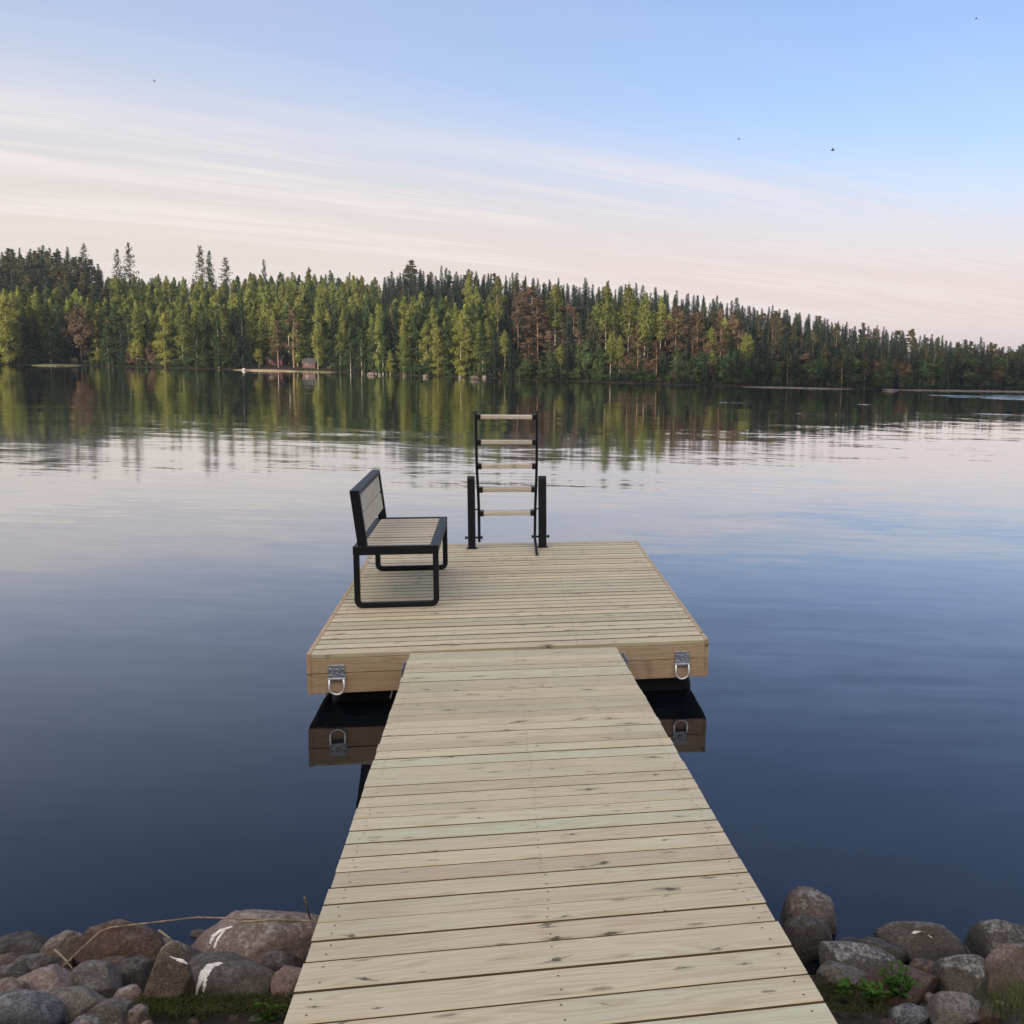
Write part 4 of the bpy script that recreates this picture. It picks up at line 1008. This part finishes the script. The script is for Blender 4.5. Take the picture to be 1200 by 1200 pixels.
for (t, f, step) in LAYERS:
    px = -70.0
    while px < 1270:
        px += step * trng.uniform(.6, 1.4)
        if (t < .02 and (270 < px < 385 or 36 < px < 84)) or (t < .06 and 305 < px < 376): continue
        Ys = shoreY(px); Y = Ys + (YB - Ys) * t + trng.uniform(-.5, .5) * (1 + 6 * t)
        Y = max(Y, Ys + .4)
        ytop = (shore_y(px) - front_h(px)) * (1 - f) + (skyline(px) + 2) * f + trng.normal(0, 5 if f < .85 else 3.6)
        if f >= .9: ytop = max(ytop, skyline(px) - 6)
        kd = pick(px, f, trng)
        if kd == 'bush': ytop = shore_y(px) - trng.uniform(12, 24)
        if kd in ('tall_birch', 'rusty_pine') and f > .3: ytop = max(ytop, skyline(px) + 14)
        if any(abs(px - q[0]) < (9 if q[2] in ('rusty_bush', 'rusty_pine', 'gold_bush', 'gold_birch', 'bush') else 4) and Y < q[1] + .6 and q[1] - shoreY(q[0]) < 16 for q in taken): continue
        P = at_Y(px, ytop, Y); z0 = max(zhill(P.x, Y), .04); h = P.z - z0
        if h < .5: continue
        vis = 0 <= px <= 1200
        cand.append((kd, P.x, Y, z0, h, px, f, vis))
# the ones that show become trees of their own; hidden rows and off-frame rows are one mass
solo = [c for c in cand if c[7] and (c[6] < .30 or c[6] >= 1.0)]
mids = [c for c in cand if c[7] and not (c[6] < .30 or c[6] >= 1.0)]
order = trng.permutation(len(mids)); nsolo = max(0, 290 - len(HERO) - len(solo))
# keep light crowns of the slope first: they read as single trees
mids_s = sorted((mids[i] for i in order), key=lambda c: 0 if c[0] in ('tall_birch', 'rusty_pine', 'young_birch') else 1)
solo += mids_s[:nsolo]; ids = set(id(c) for c in solo)
for c in solo:
    kd, X, Y, z0, h, px, f, vis = c
    lab, gr = GROUPS[kd]
    if f >= 1.0 and kd in ('spruce', 'pine'): lab, gr = ('dark %s whose tip stands on the far skyline' % kd, '%s tips along the far skyline' % kd)
    if kd == 'young_birch' and px >= 445: lab, gr = 'slim light-green birch among the lit trees of the middle far shore', 'young birches of the middle far shore'
    wd = trng.uniform(1.15, 1.6)
    if f > .92: wd *= trng.uniform(.75, 1.3)
    if h < 3: wd *= 1.35
    tree(kd, X, Y, z0, h, lab, gr, trng, wd)
rest = [c for c in cand if id(c) not in ids]
for (st, tt, h0, h1) in ((5.5, .004, 5, 13), (7, .02, 8, 20), (7, .06, 18, 36), (9, .10, 28, 46)):
    px = -60.0
    while px < 1260:
        px += st * trng.uniform(.6, 1.4)
        if 272 < px < 386 or 40 < px < 84: continue
        if tt > .05 and px < 560: continue
        Ys = shoreY(px); Y = Ys + .25 + 40 * tt * trng.uniform(.3, 1.4); P = at_Y(px, shore_y(px) - trng.uniform(h0, h1), Y); z0 = max(zhill(P.x, Y), .08)
        if P.z - z0 < .12: continue
        rest.append((('bush', 'rusty_bush', 'green_birch', 'bush', 'spruce', 'bush', 'green_birch', 'spruce')[int(trng.integers(8))], P.x, Y, z0 - .05, P.z - z0 + .05, px, 0, True))
VV = []; FF = []; MI = []; nv = 0
MATS = ['f_birch', 'f_birchgold', 'f_green', 'f_spruce', 'f_pine', 'f_rusty', 'bark_pale', 'bark_dark', 'bark_red']
for (kd, X, Y, z0, h, px, f, vis) in rest:
    e = LIB[kd][int(trng.integers(5))]; a = trng.uniform(0, 6.28); ca, sa = math.cos(a), math.sin(a); wd = trng.uniform(1.1, 1.6)
    for (V, Fq, mt) in ((e[0], e[1], KINDS[kd][3]), (e[2], e[3], KINDS[kd][4])):
        W2 = np.empty_like(V); W2[:, 0] = (V[:, 0] * ca - V[:, 1] * sa) * h * wd + X; W2[:, 1] = (V[:, 0] * sa + V[:, 1] * ca) * h * wd + Y; W2[:, 2] = V[:, 2] * h + z0
        VV.append(W2); FF.append(Fq + nv); MI.append(np.full(len(Fq), MATS.index(mt))); nv += len(W2)
me = mesh_np('forest', np.vstack(VV), np.vstack(FF), [M[x] for x in MATS], mi=np.concatenate(MI))
fo = link('forest', me); tag(fo, kind='stuff')
VV = []; FF = []; MI = []; nv = 0; hr = np.random.default_rng(77)
def own_shore(x0, x1, step, Y, hfun):
    global nv
    x = x0
    while x < x1:
        kd = 'spruce' if hr.random() < .6 else 'green_birch'; e = LIB[kd][int(hr.integers(5))]; h = hfun(x) * hr.uniform(.94, 1.04); yy = Y + hr.uniform(-2, 2)
        for (V, Fq, mt) in ((e[0], e[1], KINDS[kd][3]), (e[2], e[3], KINDS[kd][4])):
            W2 = V * np.array([h * 1.7, h * 1.7, h]) + np.array([x, yy, zbank(0, -6) - .1]); VV.append(W2); FF.append(Fq + nv); MI.append(np.full(len(Fq), MATS.index(mt))); nv += len(W2)
        x += step * hr.uniform(.7, 1.3)
for k_ in (0, 4): 
    own_shore(-62, -18, 1.6, -17 - k_, lambda x: float(np.interp(x, [-62, -52, -40, -30, -18], [11.5, 13.2, 15.0, 17.5, 19.5])))
    own_shore(-22, 10, 1.5, -12 - k_, lambda x: 9.0)
me = mesh_np('forest', np.vstack(VV), np.vstack(FF), [M[x] for x in MATS], mi=np.concatenate(MI))
tag(link('forest', me), kind='stuff')
print('TREES', len(HERO), len(solo), len(rest))

# ------------------------------------------------------------------ cabins and boulders at the far shore
def cabin(px, base_py, wpx, hpx, dY, label):
    Y = shoreY(px) + dY; P = at_Y(px, base_py, Y); k = Y / F_; w, h = wpx * k, hpx * k; d = w * .8
    z0 = max(zhill(P.x, Y), .12)
    r = empty('cabin', loc=(P.x, Y, z0)); tag(r, label, 'cabin')
    hw = w / 2; wl = h * .62
    b = MB(); b.add([(-hw, 0, -.2), (hw, 0, -.2), (hw, d, -.2), (-hw, d, -.2), (-hw, 0, wl), (hw, 0, wl), (hw, d, wl), (-hw, d, wl), (-hw, d / 2, h * .97), (hw, d / 2, h * .97)],
                    [(0, 1, 5, 4), (1, 2, 6, 9, 5), (2, 3, 7, 6), (3, 0, 4, 8, 7)])
    b.build('wall', M['red_wall'], r)
    b = MB(); o_ = .08
    for s in (0, 1):
        ye, yi = (-o_, d / 2) if s == 0 else (d + o_, d / 2)
        ze = wl - .05
        b.add([(-hw - o_, ye, ze), (hw + o_, ye, ze), (hw + o_, yi, h), (-hw - o_, yi, h), (-hw - o_, ye, ze + .05), (hw + o_, ye, ze + .05), (hw + o_, yi, h + .05), (-hw - o_, yi, h + .05)],
              [(0, 1, 2, 3), (7, 6, 5, 4), (0, 4, 5, 1), (1, 5, 6, 2), (3, 7, 4, 0)])
    b.build('roof', M['dark_roof'], r)
    b = MB(); b.bar(0, -hw * .55, -hw * .1, -.02, .01, wl * .45, wl * .8, .003); wn_ = b.build('window', M['white_trim'], r)
    b = MB(); b.bar(0, -hw * .50, -hw * .15, -.026, -.0205, wl * .49, wl * .76, .001); b.build('pane', M['glass'], wn_)
    b = MB(); b.bar(0, hw * .2, hw * .6, -.02, .01, .0, wl * .8, .003); b.build('door', M['dark_roof'], r)
cabin(321, 428, 19, 12, 2.6, 'small dark red cabin under the brown pines of the sandy point')
cabin(362, 430, 15, 11, 1.6, 'lower red hut at the right end of the sandy point')
FR = [(285, 432.5, 7, 5, 'r_white', 'white boulder on the left tip of the sandy point'),
      (434, 437.5, 15, 6, 'r_pink', 'pinkish flat boulder at the far waterline right of the sandy point'),
      (444, 438, 7, 4, 'r_grey', 'small grey boulder beside the pinkish flat boulder'),
      (473, 439, 8, 4, 'r_rust', 'brownish boulder at the far waterline below the lit birches'),
      (498, 440, 11, 6, 'r_tan', 'orange-tan boulder at the far waterline below the broad bright birch'),
      (538, 441.5, 8, 5, 'r_grey', 'grey boulder at the far waterline below the slender bright birch'),
      (556, 442, 16, 8, 'r_tan', 'largest tan boulder at the far waterline by the mid-green bushy birch'),
      (567, 441, 8, 6, 'r_grey', 'grey boulder touching the largest tan boulder'),
      (1043, 456.5, 26, 4, 'r_grey', 'low grey rock shelf at the far right waterline')]
for i, (px, py, w, h, mt, lab) in enumerate(FR):
    P = at_z(px, py + h * .35, 0); k = P.y / F_
    k *= .75; me = rock_mesh('boulder', .5 * w * k, .4 * w * k, .62 * h * k, 500 + i, .4, mt, 3)
    o = link('boulder', me); o.location = (P.x, P.y + .2, .12 * h * k); tag(o, lab, 'boulder')

# ------------------------------------------------------------------ tiny flying insects over the lake
for (px, py, s, lab) in ((976, 176, .010, 'largest dark flying insect in the sky on the right'), (866, 163, .006, 'small dark insect in the sky left of the largest one'), (181, 95, .006, 'tiny dark insect in the left part of the sky'), (1144, 22, .006, 'tiny dark insect near the top right of the sky')):
    s *= .75; P = at_Y(px, py, 3.6); b = MB()
    b.tube([(-s, 0, 0), (-s * .6, 0, .0), (0, 0, .0), (s * .5, 0, 0), (s * .9, 0, 0)], [s * .1, s * .26, s * .34, s * .26, s * .1], 8)
    for sg in (-1, 1):
        b.add([(-.1 * s, sg * s * .2, s * .2), (.3 * s, sg * s * .3, s * .2), (.25 * s, sg * s * 1.1, s * .75), (-.45 * s, sg * s * 1.0, s * .7)], [(0, 1, 2, 3)])
    o = b.build('insect', M['insect']); o.location = P; tag(o, lab, 'insect')

# ------------------------------------------------------------------ thin evening haze over the lake
m, nt, out = new_mat('thin_haze')
v = nt.nodes.new('ShaderNodeVolumePrincipled'); v.inputs['Color'].default_value = (.80, .88, 1.0, 1); v.inputs['Density'].default_value = .00048; v.inputs['Anisotropy'].default_value = .2
nt.links.new(v.outputs[0], out.inputs['Volume'])
b = MB(); x0, x1, y0, y1, z0, z1 = -3060, 3060, -70, 3060, -2.5, 27
b.add([(x0, y0, z0), (x1, y0, z0), (x1, y1, z0), (x0, y1, z0), (x0, y0, z1), (x1, y0, z1), (x1, y1, z1), (x0, y1, z1)], [(3, 2, 1, 0), (4, 5, 6, 7), (0, 1, 5, 4), (1, 2, 6, 5), (2, 3, 7, 6), (3, 0, 4, 7)])
tag(b.build('haze', m), kind='stuff')
